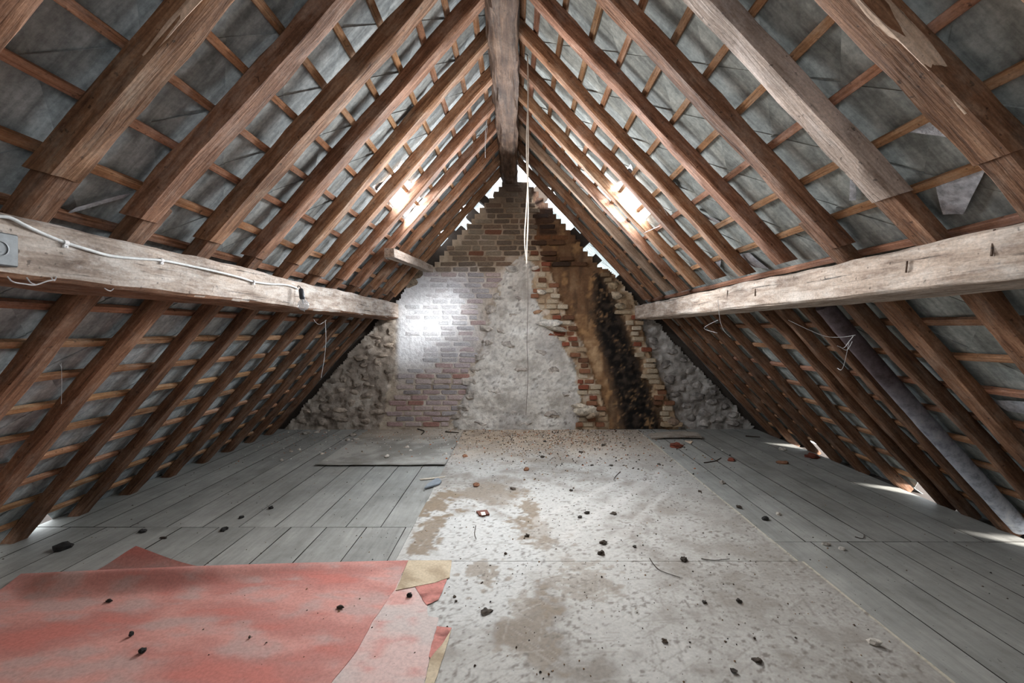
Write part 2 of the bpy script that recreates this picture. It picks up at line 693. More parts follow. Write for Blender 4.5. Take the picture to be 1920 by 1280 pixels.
def wall_color(x, y):
    wx = x + 9 * noise.noise(Vector((x * 0.05, y * 0.05, 1.5))) + 4 * noise.noise(Vector((x * 0.15, y * 0.15, 8)))
    wy = y + 9 * noise.noise(Vector((x * 0.05, y * 0.05, 21))) + 4 * noise.noise(Vector((x * 0.15, y * 0.15, 28)))
    r = region(wx, wy)
    base, dk, lt = COLS[r]
    n1 = fbm(Vector((x * 0.03, y * 0.03, 7)), 5)
    n2 = fbm(Vector((x * 0.09, y * 0.09, 17)), 4)
    c = mixc(base, dk, sm(0.0, 0.75, -n1 - 0.5 * n2))
    c = mixc(c, lt, sm(0.05, 0.8, n1 + 0.4 * n2))
    if r == 'soot':
        n3 = noise.noise(Vector((x * 0.22, y * 0.22, 61)))
        c = mixc(lin(26, 23, 21), lin(64, 54, 46), sm(-0.2, 0.5, n2))
        c = mixc(c, lin(150, 118, 84), sm(0.22, 0.6, n3 * 0.7 + 0.5 * n1 + 0.25 * n2))
        eg = min(x - edge(E_SL, y), edge(E_SR, y) - x)
        c = mixc(lin(118, 92, 68), c, sm(-8, 14, eg + 10 * n2))
    if r == 'plaster':
        c = mixc(c, lin(150, 142, 134), 0.6 * sm(0.15, 0.5, n2))
        patch = noise.noise(Vector((x * 0.017, y * 0.017, 91)))
        c = mixc(c, lin(164, 158, 152), 0.65 * sm(0.0, 0.25, patch) * sm(600, 660, y))
        for q, (fx_, fy_) in enumerate(((0.035, 0.075), (0.06, 0.11))):
            ln = abs(noise.noise(Vector((x * fx_, y * fy_, 71 + q * 9))))
            c = mixc(c, lin(92, 80, 70), 0.6 * (1 - sm(0.0, 0.035, ln)) * sm(0.0, 0.4, n1 + 0.15))
        c = mixc(c, lin(128, 112, 94), 0.5 * (1 - sm(455, 500, y)))
    if r == 'flue' and y < 590:
        c = mixc(c, lin(104, 78, 58), 0.6)
    if r == 'flue':
        st = noise.noise(Vector((x * 0.10, y * 0.015, 33)))
        c = mixc(c, lin(86, 66, 50), 0.7 * sm(0.0, 0.4, st))
        c = mixc(c, lin(196, 152, 104), 0.55 * sm(0.15, 0.5, -n1))
    if r == 'bricks' and y < 520:
        c = mixc(c, lin(150, 128, 104), 0.65 * (1 - sm(470, 530, y)))
    if y < 480:      # painted shade under the ridge, then the soot stain
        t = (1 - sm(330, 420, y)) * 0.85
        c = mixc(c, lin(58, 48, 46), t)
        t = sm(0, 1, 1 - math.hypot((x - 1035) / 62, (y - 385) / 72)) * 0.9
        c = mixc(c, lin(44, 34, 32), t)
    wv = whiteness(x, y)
    c = mixc(c, lin(238, 240, 244), wv * 0.92)  # lime wash, whitened further to carry the bright light spot
    return c


def wall_relief(x, y):
    r = region(x, y)
    n1 = fbm(Vector((x * 0.045, y * 0.06, 2)), 4)
    rid = 1 - abs(noise.noise(Vector((x * 0.05, y * 0.09, 44)))) * 2
    n2 = fbm(Vector((x * 0.16, y * 0.2, 12)), 3)
    if r in ('rubble_left', 'rubble_right'):
        base = 0.006 if r == 'rubble_left' else -0.05
        return base + 0.036 * n1 + 0.016 * n2 - 0.02 * max(0, rid - 0.86) * 6
    if r == 'plaster':
        ln = abs(noise.noise(Vector((x * 0.035, y * 0.075, 71))))
        big = noise.noise(Vector((x * 0.02, y * 0.026, 81)))
        return 0.040 + 0.020 * big + 0.013 * n1 + 0.006 * n2 - 0.016 * (1 - sm(0.0, 0.05, ln))
    if r == 'flue':
        return -0.045 + 0.012 * n1 + 0.007 * n2
    if r == 'soot':
        return -0.045 + 0.022 * n1 + 0.016 * n2
    if r in ('tooth_left', 'tooth_right'):
        return 0.0 + 0.018 * n1 + 0.012 * n2
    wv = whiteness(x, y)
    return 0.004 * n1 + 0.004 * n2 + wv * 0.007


def verge(xx):
    """height (wall units above eye) of the rafters' underside line at wall x"""
    return ZAP - (LS.b * -(xx - X0) if xx < X0 else RS.b * (xx - X0))


def course_jit(i, side):
    r = random.Random(i * 2 + side * 977)
    return r.uniform(-2.0, 5.0)


STEP = 3.0
gx0, gx1, gz0, gz1 = -462.0, 474.0, -195.0, 309.0
nx = int((gx1 - gx0) / STEP) + 1
nz = int((gz1 - gz0) / STEP) + 1
verts, cols = [], []
for j in range(nz):
    for i in range(nx):
        X = gx0 + i * STEP
        Z = gz0 + j * STEP
        x, y = X + CX, CY - Z
        verts.append((X * S, D - wall_relief(x, y), EYE + Z * S))
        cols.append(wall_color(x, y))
faces = []
for j in range(nz - 1):
    for i in range(nx - 1):
        X = gx0 + (i + 0.5) * STEP
        Z = gz0 + (j + 0.5) * STEP
        if Z > 118:
            cj = math.floor(Z / 10.0)
            off = (cj % 2) * 8.5
            xq = math.floor((X + off) / 17.0) * 17.0 + 8.5 - off
            lim = verge(xq) - course_jit(cj, 0 if X < X0 else 1)
            ok = cj * 10 + 8 < lim
        else:
            lim = verge(X) + 7 * noise.noise(Vector((X * 0.06, Z * 0.06, 4))) + 3 * noise.noise(Vector((X * 0.2, Z * 0.2, 4))) + 2
            ok = Z < lim
        if ok:
            a = j * nx + i
            faces.append((a, a + 1, a + nx + 1, a + nx))
me = mesh_from(verts, faces)
set_cols(me, cols)
bm = bmesh.new()
bm.from_mesh(me)
# give the masonry its thickness
ext = bmesh.ops.extrude_face_region(bm, geom=bm.faces[:])
for v in [q for q in ext['geom'] if isinstance(q, bmesh.types.BMVert)]:
    v.co.y = D + 0.24
bmesh.ops.delete(bm, geom=[v for v in bm.verts if not v.link_faces], context='VERTS')
bmesh.ops.recalc_face_normals(bm, faces=bm.faces)
bm.to_mesh(me)
bm.free()
wall = link_mesh('wall_back', me, M['mortar'], None, None, 1.2)
structure(wall)

# --- bricks, each one a part of the gable
BR_MESH = []
for q in range(10):
    bm = bmesh.new()
    bmesh.ops.create_cube(bm, size=1.0)
    bmesh.ops.bevel(bm, geom=bm.edges[:], offset=0.10, segments=1, affect='EDGES')
    rr = random.Random(q)
    for v in bm.verts:
        v.co.x += rr.uniform(-0.035, 0.035)
        v.co.z += rr.uniform(-0.05, 0.05)
        v.co.y += rr.uniform(-0.06, 0.06)
    BR_MESH.append(bm_mesh(bm, 'brick'))
    BR_MESH[-1].materials.append(M['brick'])


def brick_colour(r, x, y, rr):
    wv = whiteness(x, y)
    if r in ('tooth_left', 'tooth_right'):
        c = rr.choice([lin(148, 86, 64), lin(206, 190, 166), lin(198, 180, 154), lin(150, 104, 78), lin(120, 84, 62), lin(190, 164, 134)])
        if r == 'tooth_right' and y < 590:
            c = rr.choice([lin(190, 170, 142), lin(170, 148, 118), lin(150, 124, 96)])
        if y < 480:
            c = mixc(c, lin(110, 84, 62), 0.5)
        return c
    if r == 'upper_right' or r == 'flue':
        c = rr.choice([lin(96, 68, 50), lin(82, 60, 46), lin(128, 88, 58), lin(108, 78, 56), lin(70, 54, 44)])
    elif y < 515:
        c = rr.choice([lin(124, 108, 92), lin(138, 122, 104), lin(112, 98, 84), lin(130, 108, 90), lin(144, 130, 112)])
        if rr.random() < 0.06:
            c = lin(128, 88, 68)
    else:
        c = rr.choice([lin(178, 160, 158), lin(172, 164, 162), lin(178, 150, 146), lin(160, 152, 152), lin(190, 172, 166)])
        if rr.random() < 0.10:
            c = lin(170, 128, 116)
    if y < 480:  # bricks take the same painted ridge shade and soot
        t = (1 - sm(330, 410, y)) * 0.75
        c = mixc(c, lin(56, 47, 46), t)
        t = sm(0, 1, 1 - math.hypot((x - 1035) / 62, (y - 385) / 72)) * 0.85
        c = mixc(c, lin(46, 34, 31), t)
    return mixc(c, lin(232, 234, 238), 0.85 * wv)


bricks = []
rr = random.Random(11)
course = 0
y = 795.0
while y > 338:
    x = 690 + (course % 2) * 17 + rr.uniform(-4, 4)
    while x < 1290:
        r = region(x + 12, y)
        L = 33 + rr.uniform(-2, 3)
        if r in ('tooth_left', 'tooth_right'):
            L = rr.uniform(16, 24)
        if rr.random() < 0.13 and r == 'bricks':
            L = 17
        cxm = x + L / 2
        r = region(cxm, y)
        ok = r in ('bricks', 'upper_right', 'tooth_left', 'tooth_right') or (r == 'flue' and y < 505 and rr.random() < 0.35)
        zt = CY - y + 5
        for xe in (x + 2, x + L - 2):
            if zt > verge(xe - CX) - 2:
                ok = False
        if y > 505 and x < edge(E_LR, y) + 2:
            ok = False
        if r == 'bricks' and x + L > edge(E_PL, y) + 6 and y > 475:
            ok = False
        if r == 'tooth_left' and rr.random() < 0.12:
            ok = False
        if r == 'bricks' and whiteness(cxm, y) > 0.55 and cxm < 800 and rr.random() < 0.55:
            ok = False      # buried under the lime wash
        if ok:
            bricks.append((cxm, y, L - 3.0, r))
        x += L + 0.4
    y -= 10.0
    course += 1
random.seed(5)
bricks.sort(key=lambda b: -b[2])
print('BRICKS', len(bricks))
rest = bricks[300:]
for (bx_, by_, bl, r) in bricks[:300]:
    pro = 0.010 if r in ('bricks', 'upper_right') else 0.030 + random.uniform(-0.02, 0.03)
    if r == 'bricks':
        pro = 0.009 + random.uniform(-0.002, 0.005) + 0.004 * (1 - whiteness(bx_, by_))
    o = bpy.data.objects.new('brick', random.choice(BR_MESH))
    C.objects.link(o)
    o.parent = wall
    dep = 0.09
    o.location = ((bx_ - CX) * S, D - pro + dep / 2, EYE + (CY - by_) * S)
    o.scale = (bl * S, dep, random.uniform(7.4, 8.4) * S)
    o.rotation_euler = (0, random.uniform(-0.02, 0.02), random.uniform(-0.02, 0.02) if r != 'tooth_left' else random.uniform(-0.08, 0.08))
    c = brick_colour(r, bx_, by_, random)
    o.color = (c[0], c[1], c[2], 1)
if rest:
    bm = bmesh.new()
    cc = []
    for (bx_, by_, bl, r) in rest:
        pro = 0.012 if r in ('bricks', 'upper_right') else 0.030 + random.uniform(-0.02, 0.03)
        src = random.choice(BR_MESH)
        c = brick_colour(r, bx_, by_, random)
        n0 = len(bm.verts)
        vs = []
        for v in src.vertices:
            vs.append(bm.verts.new(((bx_ - CX) * S + v.co.x * bl * S, D - pro + 0.045 + v.co.y * 0.09, EYE + (CY - by_) * S + v.co.z * 8 * S)))
            cc.append(c)
        for p in src.polygons:
            bm.faces.new([vs[i] for i in p.vertices])
    me = bm_mesh(bm)
    set_cols(me, cc)
    o = link_mesh('small_bricks', me, M['mortar'], wall)
    o['kind'] = 'stuff'

# --- rubble stones in the two lower corners and the stumps of the torn-out chimney


def wall_stone(px, py, wpx, hpx, pro, seed, col, rough=0.3):
    me = lump_mesh(seed, wpx / 2 * S, 0.05, hpx / 2 * S, rough, 2, False)
    o = link_mesh('stone', me, M['stone'], wall, None, 0.7)
    o.location = ((px - CX) * S, D - pro + 0.03, EYE + (CY - py) * S)
    o.rotation_euler = (0, random.uniform(-0.25, 0.25), 0)
    o.color = (col[0], col[1], col[2], 1)
    return o


rr = random.Random(3)
for (px, py, wd, hg) in ((935, 560, 26, 16), (925, 585, 22, 14), (915, 612, 24, 14), (912, 640, 22, 13), (900, 668, 24, 16), (895, 690, 20, 13), (886, 712, 30, 18), (880, 738, 24, 16), (872, 762, 30, 18), (862, 782, 26, 15),
                         (960, 590, 22, 12), (985, 610, 26, 14), (950, 645, 24, 14), (1010, 660, 34, 16), (975, 690, 26, 14), (1040, 690, 30, 16), (930, 730, 28, 15), (1015, 735, 32, 15), (1060, 735, 24, 14), (960, 770, 34, 14), (1030, 775, 32, 15), (905, 790, 30, 12), (985, 792, 28, 10), (958, 540, 22, 12), (975, 560, 20, 11), (940, 620, 20, 12)):
    c = mixc(lin(196, 188, 178), lin(168, 158, 148), rr.random())
    wall_stone(px + rr.uniform(-4, 4), py + rr.uniform(-4, 4), wd, hg, 0.030 + rr.uniform(-0.004, 0.012), int(px * 7 + py), c, 0.5)
for q in range(900):
    px, py = rr.uniform(560, 745), rr.uniform(560, 798)
    if region(px, py) != 'rubble_left' or CY - py > verge(px - CX) - 12 or px > edge(E_LR, py) - 8:
        continue
    wd, hg = rr.uniform(14, 34), rr.uniform(9, 18)
    if any(abs(px - a) < (wd + c_) * 0.46 and abs(py - b) < (hg + d_) * 0.5 for a, b, c_, d_ in globals().setdefault('LST', [])):
        continue
    LST.append((px, py, wd, hg))
    c = mixc(lin(140, 129, 118), lin(184, 168, 152), rr.random())
    wall_stone(px, py, wd, hg, 0.016 + rr.uniform(-0.01, 0.012), q, c)
for q in range(900):
    px, py = rr.uniform(1210, 1432), rr.uniform(600, 808)
    if region(px, py) != 'rubble_right' or CY - py > verge(px - CX) - 12 or px < edge(E_TR, py) + 10:
        continue
    if py < 720 and rr.random() < 0.75:
        continue                       # upper part is smeared over with plaster
    wd, hg = rr.uniform(13, 30), rr.uniform(9, 18)
    if any(abs(px - a) < (wd + c_) * 0.46 and abs(py - b) < (hg + d_) * 0.5 for a, b, c_, d_ in LST):
        continue
    LST.append((px, py, wd, hg))
    c = mixc(lin(134, 127, 121), lin(180, 172, 165), rr.random())
    wall_stone(px, py, wd, hg, -0.035 + rr.uniform(-0.01, 0.012), q + 2000, c)
for (px, py, wd, hg, pro, col) in ((778, 513, 34, 20, 0.04, lin(138, 122, 104)), (768, 530, 34, 18, 0.05, lin(150, 134, 116)), (790, 498, 26, 12, 0.02, lin(128, 112, 94)),
                                   (1030, 606, 46, 16, 0.11, lin(200, 194, 184)), (1042, 616, 44, 10, 0.12, lin(176, 166, 152)), (1096, 768, 46, 20, 0.13, lin(192, 180, 162)),
                                   (1086, 760, 30, 12, 0.11, lin(200, 188, 170)), (1108, 776, 26, 12, 0.12, lin(160, 140, 118)), (1262, 790, 24, 18, 0.05, lin(150, 128, 110)),
                                   (989, 500, 16, 10, 0.07, lin(226, 222, 214)), (1003, 503, 15, 9, 0.06, lin(222, 212, 200)),
                                   (1150, 534, 22, 14, 0.05, lin(180, 158, 128)), (1156, 554, 24, 15, 0.06, lin(190, 172, 148)), (1163, 574, 22, 12, 0.05, lin(186, 168, 142)),
                                   (960, 505, 26, 14, 0.045, lin(206, 200, 190)), (1016, 548, 20, 10, 0.06, lin(216, 206, 190)), (1008, 585, 18, 9, 0.06, lin(190, 150, 118))):
    wall_stone(px, py, wd, hg, pro, int(px + py), col, 0.25)

# outer leaf of the gable, closing most of the gap under the slates
bm = bmesh.new()
rr = random.Random(8)
for sl, xa, part in ((LS, 138, 0.62), (RS, 178, 0.25)):
    tq = sl.t_of(30, 0)
    tend = sl.t_of(462, 0)
    while tq < tend:
        ln_ = rr.uniform(0.10, 0.26)
        inside = tq > sl.t_of(xa, 0)
        if inside or rr.random() < part:
            ya, yb = D + 0.10, D + 0.23
            ha, hb = -0.14, 0.108 if inside else rr.uniform(0.05, 0.108)
            co = [sl.pt(t_, y_, h_) for t_ in (tq, tq + ln_) for y_ in (ya, yb) for h_ in (ha, hb)]
            v_ = [bm.verts.new(c_) for c_ in co]
            for f_ in ((0, 1, 3, 2), (4, 6, 7, 5), (0, 4, 5, 1), (2, 3, 7, 6), (0, 2, 6, 4), (1, 5, 7, 3)):
                bm.faces.new([v_[i_] for i_ in f_])
        tq += ln_
bmesh.ops.recalc_face_normals(bm, faces=bm.faces)
o = link_mesh('outer_leaf', bm_mesh(bm), simple('sooty_brickwork', lin(70, 62, 56), 0.95), wall)
o['kind'] = 'stuff'

# low unseen walls under the eaves, added to block light from below
structure(link_mesh('eaves_blocker_right', box_mesh(FR + 0.002, FR + 0.42, -0.9, D + 0.24, -0.9, -0.05), M['outer']))
structure(link_mesh('eaves_blocker_left', box_mesh(FL - 0.42, FL - 0.002, -0.9, D + 0.24, -0.9, -0.05), M['outer']))

# near gable behind the photographer, with an opening added for the near fill
NY = -0.95
zr = EYE + ZAP * S
bm = bmesh.new()
outer_ = [(FL - 0.25, -0.1), (FR + 0.25, -0.1), (FR + 0.25, 0.1), (X0 * S, zr + 0.1), (FL - 0.25, 0.1)]
hole = [(-0.62, 1.2), (0.62, 1.2), (0.62, 2.25), (-0.62, 2.25)]
for tri in (((FL - 0.25, -0.1), (FR + 0.25, -0.1), (0.62, 1.2), (-0.62, 1.2)),
            ((FR + 0.25, -0.1), (FR + 0.25, 0.1), (0.62, 2.25), (0.62, 1.2)),
            ((FR + 0.25, 0.1), (X0 * S, zr + 0.1), (0.62, 2.25)),
            ((X0 * S, zr + 0.1), (-0.62, 2.25), (0.62, 2.25)),
            ((X0 * S, zr + 0.1), (FL - 0.25, 0.1), (-0.62, 2.25)),
            ((FL - 0.25, 0.1), (FL - 0.25, -0.1), (-0.62, 1.2), (-0.62, 2.25))):
    bm.faces.new([bm.verts.new((p[0], NY, p[1])) for p in tri])
bmesh.ops.remove_doubles(bm, verts=bm.verts, dist=1e-4)
ext = bmesh.ops.extrude_face_region(bm, geom=bm.faces[:])
for v in [q for q in ext['geom'] if isinstance(q, bmesh.types.BMVert)]:
    v.co.y -= 0.2
bmesh.ops.recalc_face_normals(bm, faces=bm.faces)
structure(link_mesh('wall_front', bm_mesh(bm), M['outer']))

# ================================================================== SETTING: roof covering (slates and battens)
WIN = {-1: (133.0, 155.0, 0.598, 0.742), 1: (129.0, 166.0, 0.618, 0.726)}


def slope_roof(sl, pitch, first_t, nm):
    base = link_mesh(nm, box_mesh(-0.02, 0.02, 0.0, 0.30, -0.015, 0.015), M['lath'])
    # the ceiling's own mesh: the ridge lath on which the covering ends
    me = loft(rect_sec(0.05, 0, 0.022, 0.003), D + 0.9, 20, 5, 0.003, 0.001, 1)
    base.data = me
    me.materials.append(M['lath'])
    mm = Matrix.Identity(4)
    mm.col[0][:3] = Vector((0, 1, 0))
    mm.col[1][:3] = sl.u * (-sl.sgn)
    mm.col[2][:3] = sl.n
    t0 = 0.02
    mm.col[3][:3] = sl.pt(t0, -0.9, HR + 0.001)
    base.matrix_world = mm
    structure(base)
    inv = mm.inverted()
    tmax = sl.t_of(452 if sl.sgn < 0 else 446, 0)
    # battens
    rows = []
    t = first_t
    while t - pitch > 0.06:
        t -= pitch
    while t < tmax - 0.02:
        rows.append(t)
        t += pitch
    random.seed(21 + sl.sgn)
    for i, t in enumerate(rows):
        wd = random.uniform(0.034, 0.040)
        me = loft(rect_sec(wd, 0, HB - HR, 0.002), D * 0.992 + 0.9, 40, i * 3.3 + sl.sgn, 0.006, 0.0015, 1)
        m2 = mm.copy()
        m2.col[3][:3] = sl.pt(t, -0.9, HR + 0.0005)
        o = link_mesh('batten', me, M['lath'], base, None, 0.5)
        o.matrix_parent_inverse = inv
        o.matrix_world = m2
        v = random.uniform(0.8, 1.15)
        o.color = (v, v * random.uniform(0.92, 1.04), v * random.uniform(0.88, 1.06), 1)
    # diamond slates: half diagonal equals the batten pitch, laid with an overlap
    hd = pitch * 1.16
    hy = pitch * 1.16
    meshes = []
    for q in range(6):
        r2 = random.Random(q + 31)
        ring = [(-hd, 0), (0, hy), (hd, 0), (0, -hy)]
        vs, fs = [], []
        N = 4
        # subdivided diamond with slight warp, 5 mm thick
        for lay, zz in ((0, -0.0025), (1, 0.0025)):
            for a in range(N + 1):
                for b in range(N + 1):
                    f1, f2 = a / N, b / N
                    px = -hd + hd * f1 + hd * f2
                    py = hy * f1 - hy * f2
                    wz = 0.0035 * noise.noise(Vector((px * 5 + q * 9, py * 5, 0)))
                    ex = 1 + (0.012 * noise.noise(Vector((px * 30, py * 30, q))) if a in (0, N) or b in (0, N) else 0)
                    vs.append((px * ex, py * ex, zz + wz))
        n2 = (N + 1) * (N + 1)
        for a in range(N):
            for b in range(N):
                i0 = a * (N + 1) + b
                fs.append((i0, i0 + 1, i0 + N + 2, i0 + N + 1))
                fs.append((n2 + i0, n2 + i0 + N + 1, n2 + i0 + N + 2, n2 + i0 + 1))
        bd = [a * (N + 1) for a in range(N)] + [N * (N + 1) + b for b in range(N)] + [a * (N + 1) + N for a in range(N, 0, -1)] + [b for b in range(N, 0, -1)]
        for a, b in zip(bd, bd[1:] + bd[:1]):
            fs.append((a, b, b + n2, a + n2))
        m_ = mesh_from(vs, fs, 'slate')
        bm = bmesh.new()
        bm.from_mesh(m_)
        bmesh.ops.recalc_face_normals(bm, faces=bm.faces)
        bm.to_mesh(m_)
        bm.free()
        m_.materials.append(M['slate'])
        meshes.append(m_)
    wx0, wx1, wd0, wd1 = WIN[sl.sgn]
    wt0, wt1 = sl.t_of(wx0, HS) - 0.02, sl.t_of(wx1, HS) + 0.02
    wy0, wy1 = wd0 * D - 0.02, wd1 * D + 0.02
    cells = []
    j = 0
    t = rows[0] - pitch
    while t < tmax + pitch * (0.6 if sl.sgn < 0 else 2.1):
        y = -0.9 + (j % 2) * pitch
        while y < D + 1.05:
            lim = D + 1.05
            upper = t < sl.t_of(150 if sl.sgn < 0 else 168, HS)
            if upper:
                hole = random.random() < (0.40 if sl.sgn < 0 else 0.85 if t < sl.t_of(125, HS) else 0.6)
                lim = D - pitch * 0.75 if hole else D + 1.05
            if sl.sgn > 0 and t > tmax - 0.05 and random.random() < 0.2:
                lim = -9
            if sl.sgn < 0 and t > tmax - 0.1 and y < 3.6 and random.random() < 0.35:
                lim = -9
            if y < lim:
                cells.append((t, y, j))
            y += 2 * pitch
        t += pitch
        j += 1

    def clear(t, y):
        # does the diamond reach into the skylight opening?
        for a in range(-3, 4):
            for b in range(-3, 4):
                f1, f2 = (a + 3) / 6, (b + 3) / 6
                pt_, py_ = t - hd + hd * (f1 + f2), y + hy * (f1 - f2)
                if wt0 < pt_ < wt1 and wy0 < py_ < wy1:
                    return False
        return True
    near = [c for c in cells if c[1] >= 0.55]
    far_ = [c for c in cells if c[1] < 0.55]
    near.sort(key=lambda c: c[1])
    far_ += near[300:]
    near = near[:300]
    tilt = 0.021
    tint = (0.96, 0.985, 1.0) if sl.sgn < 0 else (0.985, 1.0, 0.96)

    def slate_matrix(t, y, r2):
        m2 = sl.frame(t, y, HS + 0.004 + random.uniform(-0.001, 0.001))
        rot = Matrix.Rotation(-tilt + r2.uniform(-0.004, 0.004), 4, 'Y') @ Matrix.Rotation(r2.uniform(-0.012, 0.012), 4, 'Z')
        return m2 @ rot
    r2 = random.Random(77 + sl.sgn)
    for (t, y, j) in near:
        if not clear(t, y):
            # trim against the skylight's flashing: a cut slate
            me = random.choice(meshes).copy()
            bm = bmesh.new()
            bm.from_mesh(me)
            lt0, lt1, ly0, ly1 = wt0 - t, wt1 - t, (wy0 - y), (wy1 - y)
            if sl.sgn < 0:
                ly0, ly1 = -ly1, -ly0
            # keep the largest side outside the opening
            opts = [((lt0 + hd), (lt0, 0, 0), (1, 0, 0), 1), ((hd - lt1), (lt1, 0, 0), (-1, 0, 0), 1), ((ly0 + hy), (0, ly0, 0), (0, 1, 0), 1), ((hy - ly1), (0, ly1, 0), (0, -1, 0), 1)]
            opts.sort(key=lambda q: -q[0])
            if opts[0][0] < 0.05:
                bm.free()
                continue
            bmesh.ops.bisect_plane(bm, geom=bm.verts[:] + bm.edges[:] + bm.faces[:], plane_co=opts[0][1], plane_no=opts[0][2], clear_outer=True)
            bm.to_mesh(me)
            bm.free()
            if not me.polygons:
                continue
            o = bpy.data.objects.new('slate', me)
        else:
            o = bpy.data.objects.new('slate', random.choice(meshes))
        C.objects.link(o)
        o.parent = base
        o.matrix_parent_inverse = inv
        o.matrix_world = slate_matrix(t, y, r2)
        v = r2.uniform(0.84, 1.08)
        o.color = (tint[0] * v, tint[1] * v, tint[2] * v, 1)
    bm = bmesh.new()
    for (t, y, j) in far_:
        if not clear(t, y):
            continue
        n0 = len(bm.verts)
        bm.from_mesh(meshes[0])
        bm.verts.ensure_lookup_table()
        bmesh.ops.transform(bm, matrix=slate_matrix(t, y, r2), verts=bm.verts[n0:])
    if len(bm.verts):
        o = link_mesh('slate_field', bm_mesh(bm), M['slate'], base)
        o['kind'] = 'stuff'
        o.matrix_parent_inverse = inv
    else:
        bm.free()
    return base, rows


L_FIRST = (330 * 0.5328 + X0) * S / LS.c - 0.0 - HR * LS.s / LS.c + HR * LS.s / LS.c * 0.0
L_FIRST = LS.t_of(175.8, HR)
R_FIRST = RS.t_of(153.6, HR)
roofL, rowsL = slope_roof(LS, 19.9 * S / LS.c, L_FIRST, 'ceiling')
roofR, rowsR = slope_roof(RS, 22.6 * S / RS.c, R_FIRST, 'ceiling')

# ridge capping over the apex
bm = bmesh.new()
for sl in (LS, RS):
    a, b = sl.pt(-0.02 + 0.0, -0.9, HS + 0.03), sl.pt(-0.02, D * 0.975, HS + 0.03)
    c, d = sl.pt(0.30, D * 0.975, HS + 0.035), sl.pt(0.30, -0.9, HS + 0.035)
    top = Vector((X0 * S, 0, LS.A.z + (HS + 0.03) / LS.c))
    bm.faces.new([bm.verts.new(v) for v in (Vector((top.x, -0.9, top.z)), Vector((top.x, D * 0.975, top.z)), c, d)])
bmesh.ops.remove_doubles(bm, verts=bm.verts, dist=1e-4)
ext = bmesh.ops.extrude_face_region(bm, geom=bm.faces[:])
for v in [q for q in ext['geom'] if isinstance(q, bmesh.types.BMVert)]:
    v.co.z += 0.03
bmesh.ops.recalc_face_normals(bm, faces=bm.faces)
structure(link_mesh('trim_1', bm_mesh(bm), M['zinc']))

# skylights: zinc flashing frame with a dirty pane
for sl, num in ((LS, 1), (RS, 2)):
    x0_, x1_, d0, d1 = WIN[sl.sgn]
    t0, t1 = sl.t_of(x0_, HS), sl.t_of(x1_, HS)
    y0, y1 = d0 * D, d1 * D
    fr = sl.frame((t0 + t1) / 2, (y0 + y1) / 2, HS)
    a, b = (t1 - t0) / 2, (y1 - y0) / 2
    bm = bmesh.new()
    F = 0.33
    for (xa, xb, ya, yb, za, zb) in ((-a - F, -a, -b - F, b + F, 0.018, 0.021), (a, a + F, -b - F, b + F, 0.018, 0.021), (-a, a, -b - F, -b, 0.018, 0.021), (-a, a, b, b + F, 0.018, 0.021),
                                     (-a - 0.012, -a, -b, b, 0.0, 0.07), (a, a + 0.012, -b, b, 0.0, 0.07), (-a, a, -b - 0.012, -b, 0.0, 0.07), (-a, a, b, b + 0.012, 0.0, 0.07)):
        n0 = len(bm.verts)
        bm.from_mesh(box_mesh(xa, xb, ya, yb, za, zb))
    o = structure(link_mesh('window_%d' % num, bm_mesh(bm), M['zinc']))
    o.matrix_world = fr
    p = link_mesh('pane', box_mesh(-a, a, -b, b, 0.055, 0.059), M['pane'], o)
    p.matrix_parent_inverse = Matrix.Identity(4)
    # the daylight that falls through it
    out = sl.pt((t0 + t1) / 2, (y0 + y1) / 2, HS + 0.12)
    aim = sl.pt((t0 + t1) / 2, (y0 + y1) / 2, HS - 1.0)
    l = light('skylight_daylight', 'AREA', SKY_W, out, aim, (0.84, 0.92, 1.0), shape='RECTANGLE', size=2 * a + 0.1, size_y=2 * b + 0.1)
    q = sl.frame(0, 0, 0).to_3x3()
    l.rotation_euler = Matrix((q.col[0], q.col[1], q.col[2])).transposed().to_euler()

# ================================================================== timbers
ORD = ['first', 'second', 'third', 'fourth', 'fifth', 'sixth', 'seventh', 'eighth', 'ninth', 'tenth', 'eleventh', 'twelfth', 'thirteenth', 'fourteenth']


def rafter(sl, d, t0, t1, wd, z0, z1, mat, label, seed, bow=(0, 0), col=None, cutB=0.0, cutA=0.0, taper=1.0, wob=0.007, skew=0.0, worn=None):
    me = loft(rect_sec(wd, z0, z1, 0.010), t1 - t0, 30, seed, wob, 0.0065, 2, bow, taper, cutA, cutB, 0.0, skew * sl.sgn)
    me.materials.append(M[mat])
    o = link_mesh('rafter', me, None, None, sl.frame(t0, d * D + wd / 2, 0.0), 0.6)
    v = random.uniform(0.85, 1.12)
    o.color = col if col else (v, v * random.uniform(0.95, 1.03), v * random.uniform(0.92, 1.04), 1)
    thing(o, label, 'rafter')
    if worn:
        a_, b_, wv_ = worn
        q_ = -sl.sgn
        h_ = wd / 2
        sec = [(q_ * (h_ - wv_ * 0.5), -0.007), (q_ * (h_ - 0.012), -0.010), (q_ * (h_ + 0.008), 0.012), (q_ * (h_ + 0.006), wv_), (q_ * (h_ - 0.02), 0.02)]
        if q_ < 0:
            sec = sec[::-1]
        e_ = loft(sec, b_ - a_, 24, seed + 5, wob * 0.2, 0.006, 2, taper=0.5)
        e_.materials.append(M['pale'])
        w_ = link_mesh('worn_edge', e_, None, o, None, 0.8)
        w_.location = (a_ - t0, 0, 0)
        w_['label'] = 'pale worn edge'
        w_.color = (1.15, 1.0, 0.9, 1)
    return o


